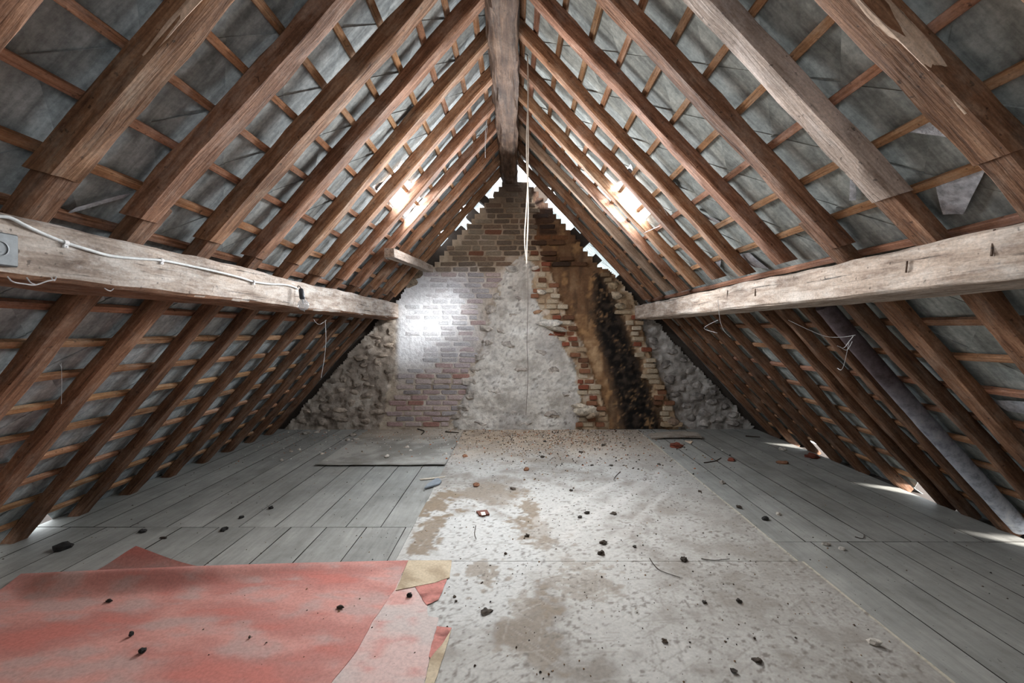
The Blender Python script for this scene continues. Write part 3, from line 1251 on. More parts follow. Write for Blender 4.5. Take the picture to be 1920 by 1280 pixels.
random.seed(99)
upL = [0.172, 0.2385, 0.3065, 0.374, 0.446, 0.516, 0.590, 0.662, 0.735, 0.812, 0.887, 0.955]
upR = [0.165, 0.2256, 0.2964, 0.370, 0.4500, 0.530, 0.602, 0.674, 0.735, 0.800, 0.870, 0.945]
loL = [0.243, 0.311, 0.379, 0.450, 0.520, 0.592, 0.665, 0.737, 0.806, 0.876, 0.945]
loR = [0.2275, 0.3000, 0.375, 0.414, 0.4875, 0.531, 0.563, 0.627, 0.700, 0.757, 0.817, 0.875, 0.940]
lookL = {0: 'cut off by the corner', 1: 'broadest with pale edge', 3: 'slightly bent halfway'}
for i, d in enumerate(upL):
    te = LS.t_of(212 if i < 2 else 218 + random.uniform(-2, 3), 0)
    bow = (0.0, 0.0)
    if i == 3:
        bow = (0.0, -0.02)
    wd = 0.118 if i < 5 else 0.108
    if i > 8:
        wd = 0.095
    lab = '%s upper rafter from the camera on the left slope%s' % (ORD[i], ', ' + lookL[i] if i in lookL else ', brown')
    rafter(LS, d, 0.02, te, wd, 0.0, HR, 'rafter', lab, i + 1.3, bow, None, 0.5, worn=(1.25, 1.85, 0.035) if i == 1 else None)
lookR = {1: 'with a white worn edge', 2: 'pale cream hewn wood', 9: 'pale with lime streaks', 8: 'lit beside the skylight'}
for i, d in enumerate(upR):
    te = RS.t_of(211 if i < 3 else 229 + random.uniform(-3, 2), 0)
    mat, col = 'rafter', None
    if i == 2:
        mat = 'pale'
    if i == 9:
        mat, col = 'pale', (0.62, 0.52, 0.45, 1)
    wd = [0.13, 0.135, 0.125, 0.11, 0.105, 0.095, 0.09, 0.09, 0.085, 0.09, 0.085, 0.085][i]
    lab = '%s upper rafter from the camera on the right slope, %s' % (ORD[i], lookR.get(i, 'plain brown'))
    rafter(RS, d, 0.02, te, wd, 0.0, HR, mat, lab, i + 31.3, (0.012 * random.uniform(-1, 1), 0), col, 0.5, worn=(1.0, 2.2, 0.085) if i == 1 else None)
for i, d in enumerate(loL):
    t0 = LS.t_of(209.5 if i < 2 else 216, 0)
    t1 = LS.t_of(449 + random.uniform(-2, 4), 0.03)
    wd = 0.115 if i < 3 else 0.098
    v = random.uniform(0.66, 0.88) * (1.0 if i < 3 else 0.82)
    lab = '%s lower rafter from the camera on the left slope, dark brown, reaching the floor' % ORD[i]
    rafter(LS, d, t0, t1, wd, 0.018, HR, 'rafter', lab, i + 61.3, (0, 0), (v, v * 0.97, v * 0.95, 1), skew=0.14 * (1 - d))
for i, d in enumerate(loR):
    t0 = RS.t_of(209 if i < 3 else 243, 0.02)
    t1 = RS.t_of(460 + random.uniform(-2, 2), 0.03)
    wd = 0.12 if i < 3 else 0.068
    v = random.uniform(0.68, 0.90) * (1.0 if i < 3 else 0.85)
    lab = '%s lower rafter from the camera on the right slope, %s, reaching floor' % (ORD[i], 'broad brown' if i < 3 else 'slim dark brown')
    rafter(RS, d, t0, t1, wd, 0.018 if i < 3 else 0.005, HR, 'rafter', lab, i + 91.3, (0.015 * random.uniform(-1, 1), 0), (v, v * 0.98, v * 0.96, 1), wob=0.012, skew=0.06 if i < 3 else 0.0)


def long_beam(name, sec_px, y0, y1, mat, seed, wob=0.006, jit=0.006, sub=4, nseg=90):
    sec = [(-p[0] * S, p[1] * S) for p in sec_px]       # local y = -world x ; z up
    me = loft(sec, y1 - y0, nseg, seed, wob, jit, sub)
    me.materials.append(M[mat])
    m = Matrix.Identity(4)
    m.col[0][:3] = Vector((0, 1, 0))
    m.col[1][:3] = Vector((-1, 0, 0))
    m.col[2][:3] = Vector((0, 0, 1))
    m.col[3][:3] = Vector((0, y0, EYE))
    return link_mesh(name, me, None, None, m, 0.55)


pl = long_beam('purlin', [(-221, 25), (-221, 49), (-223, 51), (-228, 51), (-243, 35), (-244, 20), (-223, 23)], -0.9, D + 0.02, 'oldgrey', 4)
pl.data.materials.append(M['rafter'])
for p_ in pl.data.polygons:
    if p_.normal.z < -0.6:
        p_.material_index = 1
thing(pl, 'long grey-brown weathered purlin beam along the left slope carrying the white cable', 'beam')
pr = long_beam('purlin', [(222, 24), (222, 45), (224.5, 47), (236, 47), (262, 24), (258, 20.8), (224, 22.3)], -0.9, D + 0.02, 'oldgrey', 8, 0.005, 0.007)
pr.color = (1.1, 1.06, 1.02, 1)
thing(pr, 'long pale cream hewn purlin beam with notches along the right slope', 'beam')
rb = long_beam('ridge_beam', [(-26, 277), (-20, 272.5), (-3, 272), (1.5, 275), (2, 296), (-6, 303), (-24, 296), (-28.5, 284)], -0.9, D * 0.988, 'ridge', 15, 0.010, 0.016, 3)
thing(rb, 'rough dark brown ridge beam at the top of the roof', 'beam')

# chisel cuts in the right purlin: shallow slots, drawn as thin dark strips on its face
for i, (px, py, hpx) in enumerate(((1862, 455, 50), (1700, 500, 22), (1364, 552, 16), (1416, 548, 14))):
    d = 221.6 / (px - CX)
    p = at(px, py, d)
    o = link_mesh('notch', box_mesh(-0.003, 0.002, -0.0035, 0.0035, -hpx * S * d / 2, hpx * S * d / 2, 0.001), M['ridge'], pr)
    o.matrix_parent_inverse = pr.matrix_world.inverted()
    o.location = p
    o.rotation_euler = (0.12, 0, 0)

# short timber sticking out of the gable
a, b = Vector((-157 * S, D * 0.965, EYE + 112 * S)), Vector((-167 * S, D * 0.70, EYE + 103 * S))
me = loft([(-0.05, -0.045), (0.05, -0.045), (0.05, 0.045), (-0.05, 0.045)], (a - b).length, 10, 3, 0.006, 0.005, 2)
me.materials.append(M['oldgrey'])
o = link_mesh('timber_stub', me, None, None, None, 0.6)
o.location = b
o.rotation_euler = (a - b).to_track_quat('X', 'Z').to_euler()
o.color = (0.55, 0.5, 0.46, 1)
thing(o, 'short grey timber stub nailed under the rafters beside the gable, above the left purlin end', 'timber')

# silver-wrapped pipe lying between the right lower rafters
pp = [RS.pt(RS.t_of(264, 0.035), 0.458 * D, 0.035), RS.pt(RS.t_of(300, 0.035), 0.463 * D, 0.035), RS.pt(RS.t_of(370, 0.035), 0.470 * D, 0.04), RS.pt(RS.t_of(449, 0.04), 0.4755 * D, 0.05)]
pth = smooth_path(pp, 10)
me = tube_mesh(pth, [0.054 + 0.004 * noise.noise(Vector((i * 0.6, 0, 0))) for i in range(len(pth))], 20)


def make_pipe_mat():
    k = NT('pipe_wrap', 0.5)
    v = k.coord('Object', (1, 1, 1), False)
    f = k.noise(v, 18, 6, 0.7)
    sep = k.n('SeparateXYZ')
    k.l(v, sep.inputs[0])
    f0 = k.noise(v, 5, 3, 0.6)
    mp = k.n('MapRange')
    mp.inputs[1].default_value = 0.2
    mp.inputs[2].default_value = 1.1
    mp.inputs[3].default_value = 1.0
    mp.inputs[4].default_value = 0.0
    k.l(sep.outputs[2], mp.inputs[0])
    lower = k.ramp(f, [(0.3, lin(140, 146, 160)), (0.52, lin(214, 220, 232)), (0.75, lin(244, 246, 250))])
    upper = k.ramp(f, [(0.3, lin(62, 50, 50)), (0.7, lin(110, 98, 102))])
    k.color(k.mix(upper, lower, mp.outputs[0]))
    k.b.inputs['Metallic'].default_value = 0.15
    k.bump(f, 0.7, 0.008)
    return k.m


o = link_mesh('pipe', me, make_pipe_mat(), None, None, 0.9)
thing(o, 'silver grey wrapped pipe slanting down between the right lower rafters', 'pipe')

# ================================================================== rope, cable, bulb, plate
dr = 0.56
path1 = smooth_path([at(989 + math.sin(i * 0.9) * 1.6, 104 + i * 32.5, dr) for i in range(13)], 4)
path2 = smooth_path([at(989, 112, dr - 0.001), at(990.5, 230, dr), at(990, 330, dr), at(986.5, 400, dr), at(984, 435, dr), at(984.5, 465, dr), at(988, 492, dr)], 6)
bm = bmesh.new()
bm.from_mesh(tube_mesh(path1, 0.0055, 7))
bm.from_mesh(tube_mesh(path2, 0.0048, 7))
rope_root = empty('rope', at(988, 104, dr))
thing(rope_root, 'pale rope loop hanging from a rafter beside the ridge beam', 'rope')
rope_mat = simple('hemp_rope', lin(176, 168, 158), 0.9)
o = link_mesh('rope_loop', bm_mesh(bm), rope_mat, rope_root, None, 1.5)
o.matrix_parent_inverse = Matrix.Translation(rope_root.location).inverted()
o = link_mesh('string', tube_mesh(smooth_path([at(988, 492, dr), at(990, 560, dr), at(988, 640, dr), at(990, 700, dr), at(986, 778, dr)], 5), 0.0022, 5), simple('thin_string', lin(120, 112, 104), 0.9), rope_root)
o['label'] = 'thin dark string below the rope loop'
o.matrix_parent_inverse = Matrix.Translation(rope_root.location).inverted()
o = link_mesh('nail', tube_mesh([at(984, 101, dr + 0.006), at(990, 104, dr - 0.004)], 0.004, 6), M['steel'], rope_root)
o.matrix_parent_inverse = Matrix.Translation(rope_root.location).inverted()


def on_left_purlin(px, py, off=0.0):
    d = (221.0 - off / S) / (CX - px)
    return at(px, py, d)


cable_pts = [(-60, 396), (-14, 404), (18, 408), (48, 423), (85, 440), (123, 455), (165, 468), (205, 479), (250, 484), (303, 488), (350, 497), (410, 510), (450, 520), (476, 528), (505, 532), (530, 533), (549, 537), (558, 541)]
cpath = smooth_path([on_left_purlin(x, y, 0.0085 + 0.003 * math.sin(x * 0.05)) for x, y in cable_pts], 5)
root = empty('cable', cpath[0])
thing(root, 'white electric cable clipped along the left purlin, leading to the bulb', 'cable')
inv = Matrix.Translation(root.location).inverted()
M['cable'] = simple('white_cable', lin(222, 226, 226), 0.5)
o = link_mesh('cable_sheath', tube_mesh(cpath, 0.0062, 9), M['cable'], root, None, 1.5)
o.matrix_parent_inverse = inv
for (x, y) in ((123, 455), (303, 488), (476, 528)):
    p = on_left_purlin(x, y, 0.0085)
    bm = bmesh.new()
    ring = []
    for q in range(9):
        th = -math.pi / 2 + math.pi * q / 8
        ring.append(Vector((0.0105 * math.cos(th) - 0.002, 0, 0.0105 * math.sin(th))))
    hw = 0.008
    prof = [Vector((-0.008, 0, -0.0105))] + ring + [Vector((-0.008, 0, 0.0105))]
    prev = None
    for v in prof:
        a_ = [bm.verts.new((v.x, -hw, v.z)), bm.verts.new((v.x, hw, v.z)), bm.verts.new((v.x * 0.8 - 0.001, hw, v.z * 0.78)), bm.verts.new((v.x * 0.8 - 0.001, -hw, v.z * 0.78))]
        if prev:
            for q in range(4):
                bm.faces.new((prev[q], prev[(q + 1) % 4], a_[(q + 1) % 4], a_[q]))
        prev = a_
    bm.from_mesh(box_mesh(-0.009, 0.004, -hw, hw, -0.019, -0.009, 0.001))
    bmesh.ops.recalc_face_normals(bm, faces=bm.faces)
    o = link_mesh('cable_clip', bm_mesh(bm), simple('clip_plastic', lin(240, 240, 240), 0.4), root)
    o.matrix_parent_inverse = inv
    o.location = p
    n_ = link_mesh('nail', tube_mesh([Vector((-0.01, 0, -0.0145)), Vector((0.0055, 0, -0.0145))], 0.0022, 6), M['steel'], o)

# bulb and lampholder


def lathe(profile, sides=20):
    verts, faces = [], []
    for r, z in profile:
        for q in range(sides):
            th = 2 * math.pi * q / sides
            verts.append((r * math.cos(th), r * math.sin(th), z))
    for i in range(len(profile) - 1):
        for q in range(sides):
            a0 = i * sides + q
            b0 = i * sides + (q + 1) % sides
            faces.append((a0, b0, b0 + sides, a0 + sides))
    faces.append(tuple(range(sides - 1, -1, -1)))
    faces.append(tuple((len(profile) - 1) * sides + q for q in range(sides)))
    return mesh_from(verts, faces)


pb = on_left_purlin(564, 541, 0.045)
db = pb.y / D
root = empty('light_bulb', pb)
thing(root, 'bare clear light bulb in a dark holder hanging on the left purlin', 'lamp')
k_m = S * db          # metres per pixel there
tilt = Matrix.Rotation(math.radians(-9), 4, 'Y')
h1 = 20 * k_m
o = link_mesh('lamp_holder', lathe([(0.004, 0.004), (0.012, 0.0), (0.0175, -0.008), (0.0185, -h1 * 0.55), (0.0195, -h1 * 0.6), (0.0195, -h1 * 0.9), (0.015, -h1)], 18), simple('black_bakelite', lin(58, 62, 68), 0.35), root, None, 0.7)
o.rotation_euler = tilt.to_euler()
rB = 10.2 * k_m
pr_ = [(0.012, -h1)] + [(0.012 + (rB * 0.62 - 0.012) * f, -h1 - 0.012 * f) for f in (0.5, 1.0)]
cz = -h1 - 0.012 - rB * 0.80
for q in range(0, 13):
    th = math.radians(52 - q * 11.2)
    pr_.append((rB * math.cos(th), cz + rB * math.sin(th)))
pr_.append((0.0035, cz - rB * 1.02))
pr_.append((0.003, cz - rB * 1.22))
pr_.append((0.0008, cz - rB * 1.28))
o = link_mesh('bulb_glass', lathe(pr_, 22), M['bulb'], root, None, 2.0)
o.rotation_euler = tilt.to_euler()
bm = bmesh.new()
bm.from_mesh(lathe([(0.0045, -h1), (0.004, cz + rB * 0.5), (0.003, cz + rB * 0.2)], 10))
for sx in (-1, 1):
    bm.from_mesh(tube_mesh([Vector((0.001 * sx, 0, cz + rB * 0.3)), Vector((0.010 * sx, 0, cz - rB * 0.1))], 0.0007, 5))
bm.from_mesh(tube_mesh([Vector((-0.010, 0, cz - rB * 0.1)), Vector((0, 0, cz - rB * 0.05)), Vector((0.010, 0, cz - rB * 0.1))], 0.0006, 5))
o = link_mesh('filament', bm_mesh(bm), simple('glass_stem', lin(190, 195, 195), 0.3), root)
o.rotation_euler = tilt.to_euler()
o = link_mesh('wire', tube_mesh(smooth_path([cpath[-1] - pb, Vector((-0.02, 0, 0.022)), Vector((-0.004, 0, 0.012)), Vector((0, 0, 0.002))], 5), 0.003, 6), simple('dark_wire', lin(50, 46, 44), 0.7), root)

# grey metal box lid on the left purlin at the frame's edge
d0 = 221.0 / (CX - 0)
c = on_left_purlin(-3, 466, 0.012)
root = empty('junction_box', c)
thing(root, 'grey metal junction box with a round knockout on the left purlin', 'box')
hh = 31 * S * d0
o = link_mesh('box_lid', box_mesh(-0.012, 0.010, -0.052, 0.052, -hh, hh, 0.004), M['steel'], root)
bm = bmesh.new()
bm.from_mesh(lathe([(0.026, 0.0), (0.026, 0.004), (0.022, 0.0045), (0.021, 0.002), (0.012, 0.002), (0.011, 0.0042), (0.004, 0.004)], 22))
o = link_mesh('knockout', bm_mesh(bm), M['steel'], root, None, 0.6)
o.location = (0.010, -0.006, 0.0)
o.rotation_euler = (0, math.pi / 2, 0)

# ================================================================== loose sheets on the floor


DS = 0.427


def sheet_color(x, y):
    """stains and wear of the old hardboard; x, y in metres"""
    px = x / S
    d = y / D
    n1 = fbm(Vector((x * 1.3, y * 1.3, 4)), 5)
    n2 = fbm(Vector((x * 5, y * 5, 14)), 4)
    n3 = fbm(Vector((x * 17, y * 17, 24)), 3)
    c = mixc(lin(150, 144, 136), lin(181, 177, 170), sm(-0.45, 0.35, n1 + 0.5 * n2))
    c = mixc(c, lin(136, 127, 117), 0.75 * sm(0.05, 0.6, -n1 * 0.8 - n2 * 0.7))
    # whitish worn field close to the middle
    m = math.exp(-(((px + 40) / 60) ** 2 + ((d - 0.44) / 0.13) ** 2))
    c = mixc(c, lin(190, 188, 183), sm(0.25, 0.6, m + 0.25 * n2))
    # brown water stains
    for (sx, sd, rx, rd, a) in ((-86, 0.565, 18, 0.045, 0.95), (-80, 0.49, 12, 0.06, 0.9), (-30, 0.60, 60, 0.03, 0.45), (12, 0.548, 16, 0.05, 0.85), (22, 0.50, 16, 0.05, 0.45), (30, 0.46, 26, 0.022, 0.65), (-24, 0.40, 20, 0.03, 0.7), (6, 0.335, 16, 0.05, 0.5), (50, 0.40, 26, 0.05, 0.45)):
        q = math.hypot((px - sx) / rx, (d - sd) / rd) + 0.75 * n1 + 0.85 * n2 + 0.7 * n3
        c = mixc(c, lin(132, 116, 97), a * (1 - sm(0.75, 1.05, q)))
    # sandy dirt by the gable
    q = sm(0.70, 0.92, d + 0.06 * n1)
    c = mixc(c, mixc(lin(186, 164, 140), lin(150, 128, 106), sm(-0.2, 0.5, n2)), 0.75 * q)
    # greyer strip on the right
    c = mixc(c, lin(158, 152, 144), 0.5 * sm(90, 200, px + 40 * n1))
    # pale drag marks
    for (ax, ad, bx2, bd, wd) in ((40, 0.47, 190, 0.70, 7), (20, 0.52, 130, 0.66, 4), (70, 0.44, 190, 0.64, 4)):
        t = max(0, min(1, ((px - ax) * (bx2 - ax) + ((d - ad) * 400) * ((bd - ad) * 400)) / ((bx2 - ax) ** 2 + ((bd - ad) * 400) ** 2)))
        q = math.hypot(px - ax - t * (bx2 - ax), (d - ad) * 400 - t * (bd - ad) * 400)
        c = mixc(c, lin(200, 195, 188), 0.42 * (1 - sm(wd * 0.2, wd, q + 5 * n2)))
    c = mixc(c, lin(206, 196, 174), 0.75 * sm(SHR - 0.016, SHR - 0.008, x if d > DS else x - 0.03))
    n4 = fbm(Vector((x * 34, y * 34, 29)), 3)
    c = mixc(c, lin(104, 95, 86), 0.7 * sm(0.26, 0.5, n4 * 0.8 + 0.35 * n2))
    for q, ang in enumerate((0.6, 1.4, 2.3, 0.1)):     # scratches
        ca, sa = math.cos(ang), math.sin(ang)
        u_, v_ = x * ca + y * sa, -x * sa + y * ca
        ln = noise.noise(Vector((u_ * 2.6 + q * 7, v_ * 75, q * 5.0)))
        c = mixc(c, lin(128, 120, 111), 0.40 * sm(0.44, 0.56, ln) * (1 - sm(0.45, 0.6, d)))
        c = mixc(c, lin(208, 205, 199), 0.16 * sm(0.44, 0.56, -ln) * (1 - sm(0.45, 0.6, d)))
    return c


def grid_sheet(name, x0, x1, y0, y1, step, thick, colf, zf, mat, edgef=None):
    nx_ = max(2, int((x1 - x0) / step))
    ny_ = max(2, int((y1 - y0) / step))
    vs, cs, fs = [], [], []
    for j in range(ny_ + 1):
        for i in range(nx_ + 1):
            fx, fy = i / nx_, j / ny_
            x = x0 + (x1 - x0) * fx
            y = y0 + (y1 - y0) * fy
            if edgef:
                x, y = edgef(x, y, fx, fy)
            vs.append((x, y, zf(x, y)))
            cs.append(colf(x, y))
    for j in range(ny_):
        for i in range(nx_):
            a = j * (nx_ + 1) + i
            fs.append((a, a + 1, a + nx_ + 2, a + nx_ + 1))
    n0 = len(vs)
    bd = [i for i in range(nx_)] + [j * (nx_ + 1) + nx_ for j in range(ny_)] + [ny_ * (nx_ + 1) + i for i in range(nx_, 0, -1)] + [j * (nx_ + 1) for j in range(ny_, 0, -1)]
    for i in bd:
        v = vs[i]
        vs.append((v[0], v[1], v[2] - thick))
        cs.append(tuple(q * 0.9 for q in cs[i]))
    nb = len(bd)
    for q in range(nb):
        a, b = bd[q], bd[(q + 1) % nb]
        fs.append((a, n0 + q, n0 + (q + 1) % nb, b))
    me = mesh_from(vs, fs)
    set_cols(me, cs)
    bm = bmesh.new()
    bm.from_mesh(me)
    bmesh.ops.recalc_face_normals(bm, faces=bm.faces)
    bm.to_mesh(me)
    bm.free()
    return link_mesh(name, me, mat, None, None, 0.7)




def wavy(x, y, fx, fy):
    if fx in (0.0, 1.0):
        x += 0.004 * noise.noise(Vector((y * 3, fx * 9, 0)))
    return x, y


o = grid_sheet('hardboard_sheet', SHL, SHR, DS * D + 0.002, D - 0.02, 0.012, 0.0045, sheet_color, lambda x, y: 0.005 + 0.0006 * noise.noise(Vector((x * 2, y * 2, 0))), M['sheet'], wavy)
thing(o, 'stained pale hardboard sheet covering the middle floor up to the gable', 'sheet')
o = grid_sheet('hardboard_sheet', SHL + 0.0, SHR + 0.03, 1.2, DS * D - 0.002, 0.009, 0.0045, sheet_color, lambda x, y: 0.005 + 0.0006 * noise.noise(Vector((x * 2, y * 2, 9))), M['sheet'], wavy)
thing(o, 'scratched off-white hardboard sheet in the foreground beside the red lino', 'sheet')


def felt_color(x, y):
    n1 = fbm(Vector((x * 1.6, y * 1.6, 54)), 5)
    n2 = fbm(Vector((x * 8, y * 8, 64)), 3)
    c = mixc(lin(132, 128, 120), lin(172, 168, 160), sm(-0.4, 0.4, n1 + 0.4 * n2))
    return mixc(c, lin(176, 158, 138), 0.55 * sm(5.6, 6.3, y + 0.3 * n1))


fy0 = 0.728 * D
o = grid_sheet('felt_sheet', -275 * S, SHL - 0.006, fy0, D - 0.03, 0.03, 0.004, felt_color,
               lambda x, y: 0.006 + 0.014 * math.exp(-((y - fy0) / 0.05) ** 2) * (0.8 + 0.7 * noise.noise(Vector((x * 4, 0, 0)))) + 0.004 * (noise.noise(Vector((x * 3, y * 3, 0))) + 0.5), M['sheet'],
               lambda x, y, fx, fy: (x, y + (0.02 * noise.noise(Vector((x * 3, 1, 0))) if fy == 0 else 0)))
thing(o, 'thin grey felt sheet with a curled dark edge on the left floorboards', 'sheet')

# --- red lino


def lino_color(x, y):
    n1 = fbm(Vector((x * 1.8 + y * 0.8, y * 4.5, 74)), 5)
    n2 = fbm(Vector((x * 6, y * 9, 84)), 4)
    c = mixc(lin(184, 124, 114), lin(204, 146, 135), sm(-0.3, 0.4, n1))
    n3 = fbm(Vector((x * 3 + y * 6, y * 14 - x * 2, 79)), 4)
    c = mixc(c, lin(176, 154, 147), 0.65 * sm(0.0, 0.6, n1 * 0.7 + n2 * 0.6 + n3 * 0.5))
    c = mixc(c, lin(200, 116, 103), 0.6 * sm(0.1, 0.6, -n1 * 0.8 - n3 * 0.5))
    return c


def fade_color(x, y):
    n1 = fbm(Vector((x * 2.5, y * 3.5, 94)), 5)
    n2 = fbm(Vector((x * 9, y * 9, 99)), 4)
    c = mixc(lin(206, 176, 168), lin(196, 180, 173), sm(-0.3, 0.4, n1))
    c = mixc(c, lin(200, 132, 120), 0.6 * sm(0.1, 0.5, n2 - n1 * 0.3))
    return c


def tan_color(x, y):
    n2 = fbm(Vector((x * 9, y * 9, 109)), 4)
    return mixc(lin(196, 178, 150), lin(164, 144, 116), sm(-0.3, 0.5, n2))


def red_color(x, y):
    n2 = fbm(Vector((x * 14, y * 14, 119)), 4)
    return mixc(lin(196, 126, 114), lin(128, 70, 60), sm(0.0, 0.6, n2 + 0.1))


def poly_sheet(name, pts, z, thick, colf, parent=None, sub=3, jag=0.003, zf=None):
    P = []
    n = len(pts)
    rnd = random.Random(len(pts) * 7 + int(pts[0][0]))
    for i in range(n):
        a, b = floor_at(*pts[i], z), floor_at(*pts[(i + 1) % n], z)
        k = max(1, int((b - a).length / 0.02))
        for q in range(k):
            p = a.lerp(b, q / k)
            if q:
                p = p + Vector((rnd.uniform(-jag, jag), rnd.uniform(-jag, jag), 0))
            P.append(p)
    bm = bmesh.new()
    vs = [bm.verts.new(p) for p in P]
    f = bm.faces.new(vs)
    bmesh.ops.triangulate(bm, faces=[f])
    for _ in range(sub):
        bmesh.ops.subdivide_edges(bm, edges=[e for e in bm.edges if e.calc_length() > 0.06], cuts=1)
        bmesh.ops.triangulate(bm, faces=bm.faces[:])
    for v in bm.verts:
        v.co.z = (zf(v.co.x, v.co.y) if zf else z)
    bmesh.ops.recalc_face_normals(bm, faces=bm.faces)
    for f in bm.faces:
        if f.normal.z < 0:
            f.normal_flip()
    ext = bmesh.ops.extrude_face_region(bm, geom=bm.faces[:])
    for v in [q for q in ext['geom'] if isinstance(q, bmesh.types.BMVert)]:
        v.co.z += thick
    bmesh.ops.recalc_face_normals(bm, faces=bm.faces)
    cs = [colf(v.co.x, v.co.y) for v in bm.verts]
    me = bm_mesh(bm)
    set_cols(me, cs)
    o = link_mesh(name, me, M['lino'], None, None, 0.6)
    if parent:
        o.parent = parent
    return o


# upper layer, its far edge rolled up
NU, NV = 90, 70
vs, cs, fs = [], [], []


def curve(pts, f):
    ln = [0]
    for a, b in zip(pts[:-1], pts[1:]):
        ln.append(ln[-1] + (b - a).length)
    t = f * ln[-1]
    for i in range(len(pts) - 1):
        if t <= ln[i + 1] + 1e-9:
            return pts[i].lerp(pts[i + 1], (t - ln[i]) / max(1e-9, ln[i + 1] - ln[i]))
    return pts[-1]


zb = 0.0095
ridge_h = lambda u: 0.014 + 0.066 * (1 - sm(0.30, 0.85, u)) * sm(-0.02, 0.12, u)
farl = []
for i in range(NU + 1):
    u = i / NU
    px = 40 + (765 - 40) * u
    py = 1075 + (1050 - 1075) * u - 3 * math.sin(u * 3.14)
    farl.append(floor_at(px, py, zb + ridge_h(u)))
left_e = [floor_at(40, 1077, zb), floor_at(-90, 1160, zb), floor_at(-500, 1400, zb)]
right_e = [floor_at(765, 1052, zb), floor_at(738, 1106, zb), floor_at(700, 1162, zb), floor_at(668, 1222, zb), floor_at(622, 1278, zb), floor_at(560, 1400, zb)]
for j in range(NV + 1):
    v = (j / NV) ** 1.6
    Lp, Rp = curve(left_e, v), curve(right_e, v)
    nr = Vector((0, 0, 0))
    for i in range(NU + 1):
        u = i / NU
        base = Lp.lerp(Rp, u)
        off = farl[i] - curve([left_e[0], right_e[0]], u)
        p = base + Vector((off.x, off.y, 0)) * (1 - v) ** 2
        dist = max(0.0, farl[i].y - p.y)
        z = zb + ridge_h(u) * math.exp(-(dist / 0.075) ** 2) + 0.004 * (noise.noise(Vector((p.x * 2.5, p.y * 3, 0))) + 0.4) * sm(0, 0.2, v)
        if 0 < i < NU:
            pass
        else:
            p.x += 0.004 * noise.noise(Vector((p.y * 14, 0, 0)))
        vs.append((p.x, p.y, z))
        cs.append(lino_color(p.x, p.y))
for j in range(NV):
    for i in range(NU):
        a = j * (NU + 1) + i
        fs.append((a, a + NU + 1, a + NU + 2, a + 1))
me = mesh_from(vs, fs)
set_cols(me, cs)
bm = bmesh.new()
bm.from_mesh(me)
bmesh.ops.recalc_face_normals(bm, faces=bm.faces)
if sum(f.normal.z for f in bm.faces) < 0:
    bmesh.ops.reverse_faces(bm, faces=bm.faces[:])
ext = bmesh.ops.extrude_face_region(bm, geom=bm.faces[:])
for v in [q for q in ext['geom'] if isinstance(q, bmesh.types.BMVert)]:
    v.co.z -= 0.0035
bmesh.ops.recalc_face_normals(bm, faces=bm.faces)
bm.to_mesh(me)
bm.free()
lino = link_mesh('lino_sheet', me, M['lino'], None, None, 0.8)
thing(lino, 'large faded red lino sheet with a rolled far edge in the left foreground', 'floor covering')

# curled corner standing up behind the rolled edge
A_, B_, T_ = floor_at(150, 1080, 0.012), floor_at(440, 1066, 0.012), floor_at(255, 1023, 0.105)
vs, cs, fs = [], [], []
NN = 16
idx = {}
for i in range(NN + 1):
    for j in range(NN + 1 - i):
        a, b = i / NN, j / NN
        p = A_ * (1 - a - b) + B_ * a + T_ * b
        lift = -0.030 * math.sin(math.pi * min(1, b)) * (1 - b) - 0.02 * a * b
        p = p + Vector((0, -0.02 * math.sin(math.pi * a), lift))
        p.z = max(0.010, p.z)
        idx[(i, j)] = len(vs)
        vs.append(p)
        cs.append(lino_color(p.x, p.y))
for i in range(NN):
    for j in range(NN - i):
        fs.append((idx[(i, j)], idx[(i + 1, j)], idx[(i, j + 1)]))
        if i + j < NN - 1:
            fs.append((idx[(i + 1, j)], idx[(i + 1, j + 1)], idx[(i, j + 1)]))
me = mesh_from(vs, fs)
set_cols(me, cs)
bm = bmesh.new()
bm.from_mesh(me)
ext = bmesh.ops.extrude_face_region(bm, geom=bm.faces[:])
for v in [q for q in ext['geom'] if isinstance(q, bmesh.types.BMVert)]:
    v.co += Vector((0, 0.002, -0.003))
bmesh.ops.recalc_face_normals(bm, faces=bm.faces)
bm.to_mesh(me)
bm.free()
o = link_mesh('curled_corner', me, M['lino'], lino, None, 0.8)

o = poly_sheet('lino_sheet', [(752, 1080), (812, 1100), (826, 1098), (800, 1128), (803, 1155), (822, 1158), (812, 1200), (800, 1262), (775, 1400), (545, 1400), (600, 1290), (690, 1165)], 0.0056, 0.0024, fade_color, None, 3, 0.003)
thing(o, 'washed-out pink lino layer with a torn right edge beneath the red lino', 'floor covering')
o = poly_sheet('lino_scrap', [(764, 1051), (847, 1051), (843, 1083), (815, 1093), (742, 1107), (752, 1085)], 0.0085, 0.0035, tan_color, None, 2, 0.0015)
thing(o, 'tan backing scrap at the far right corner of the red lino', 'scrap')
o = poly_sheet('lino_scrap', [(778, 1100), (838, 1085), (828, 1112), (822, 1124), (800, 1134), (795, 1128), (786, 1112)], 0.0083, 0.0018, red_color, None, 2, 0.003)
thing(o, 'small torn brownish red lino scrap just below the tan backing scrap', 'scrap')
o = poly_sheet('lino_scrap', [(819, 1174), (847, 1177), (832, 1204), (808, 1236), (804, 1230)], 0.0083, 0.0018, red_color, None, 2, 0.002)
thing(o, 'narrow red lino scrap pointing towards the camera at the torn edge', 'scrap')
o = poly_sheet('lino_scrap', [(846, 1180), (838, 1210), (812, 1290), (785, 1400), (765, 1400), (795, 1290), (806, 1236), (832, 1204)], 0.0083, 0.0025, tan_color, None, 2, 0.0015)
thing(o, 'long narrow tan backing strip along the torn edge in the foreground', 'scrap')

# ================================================================== loose things


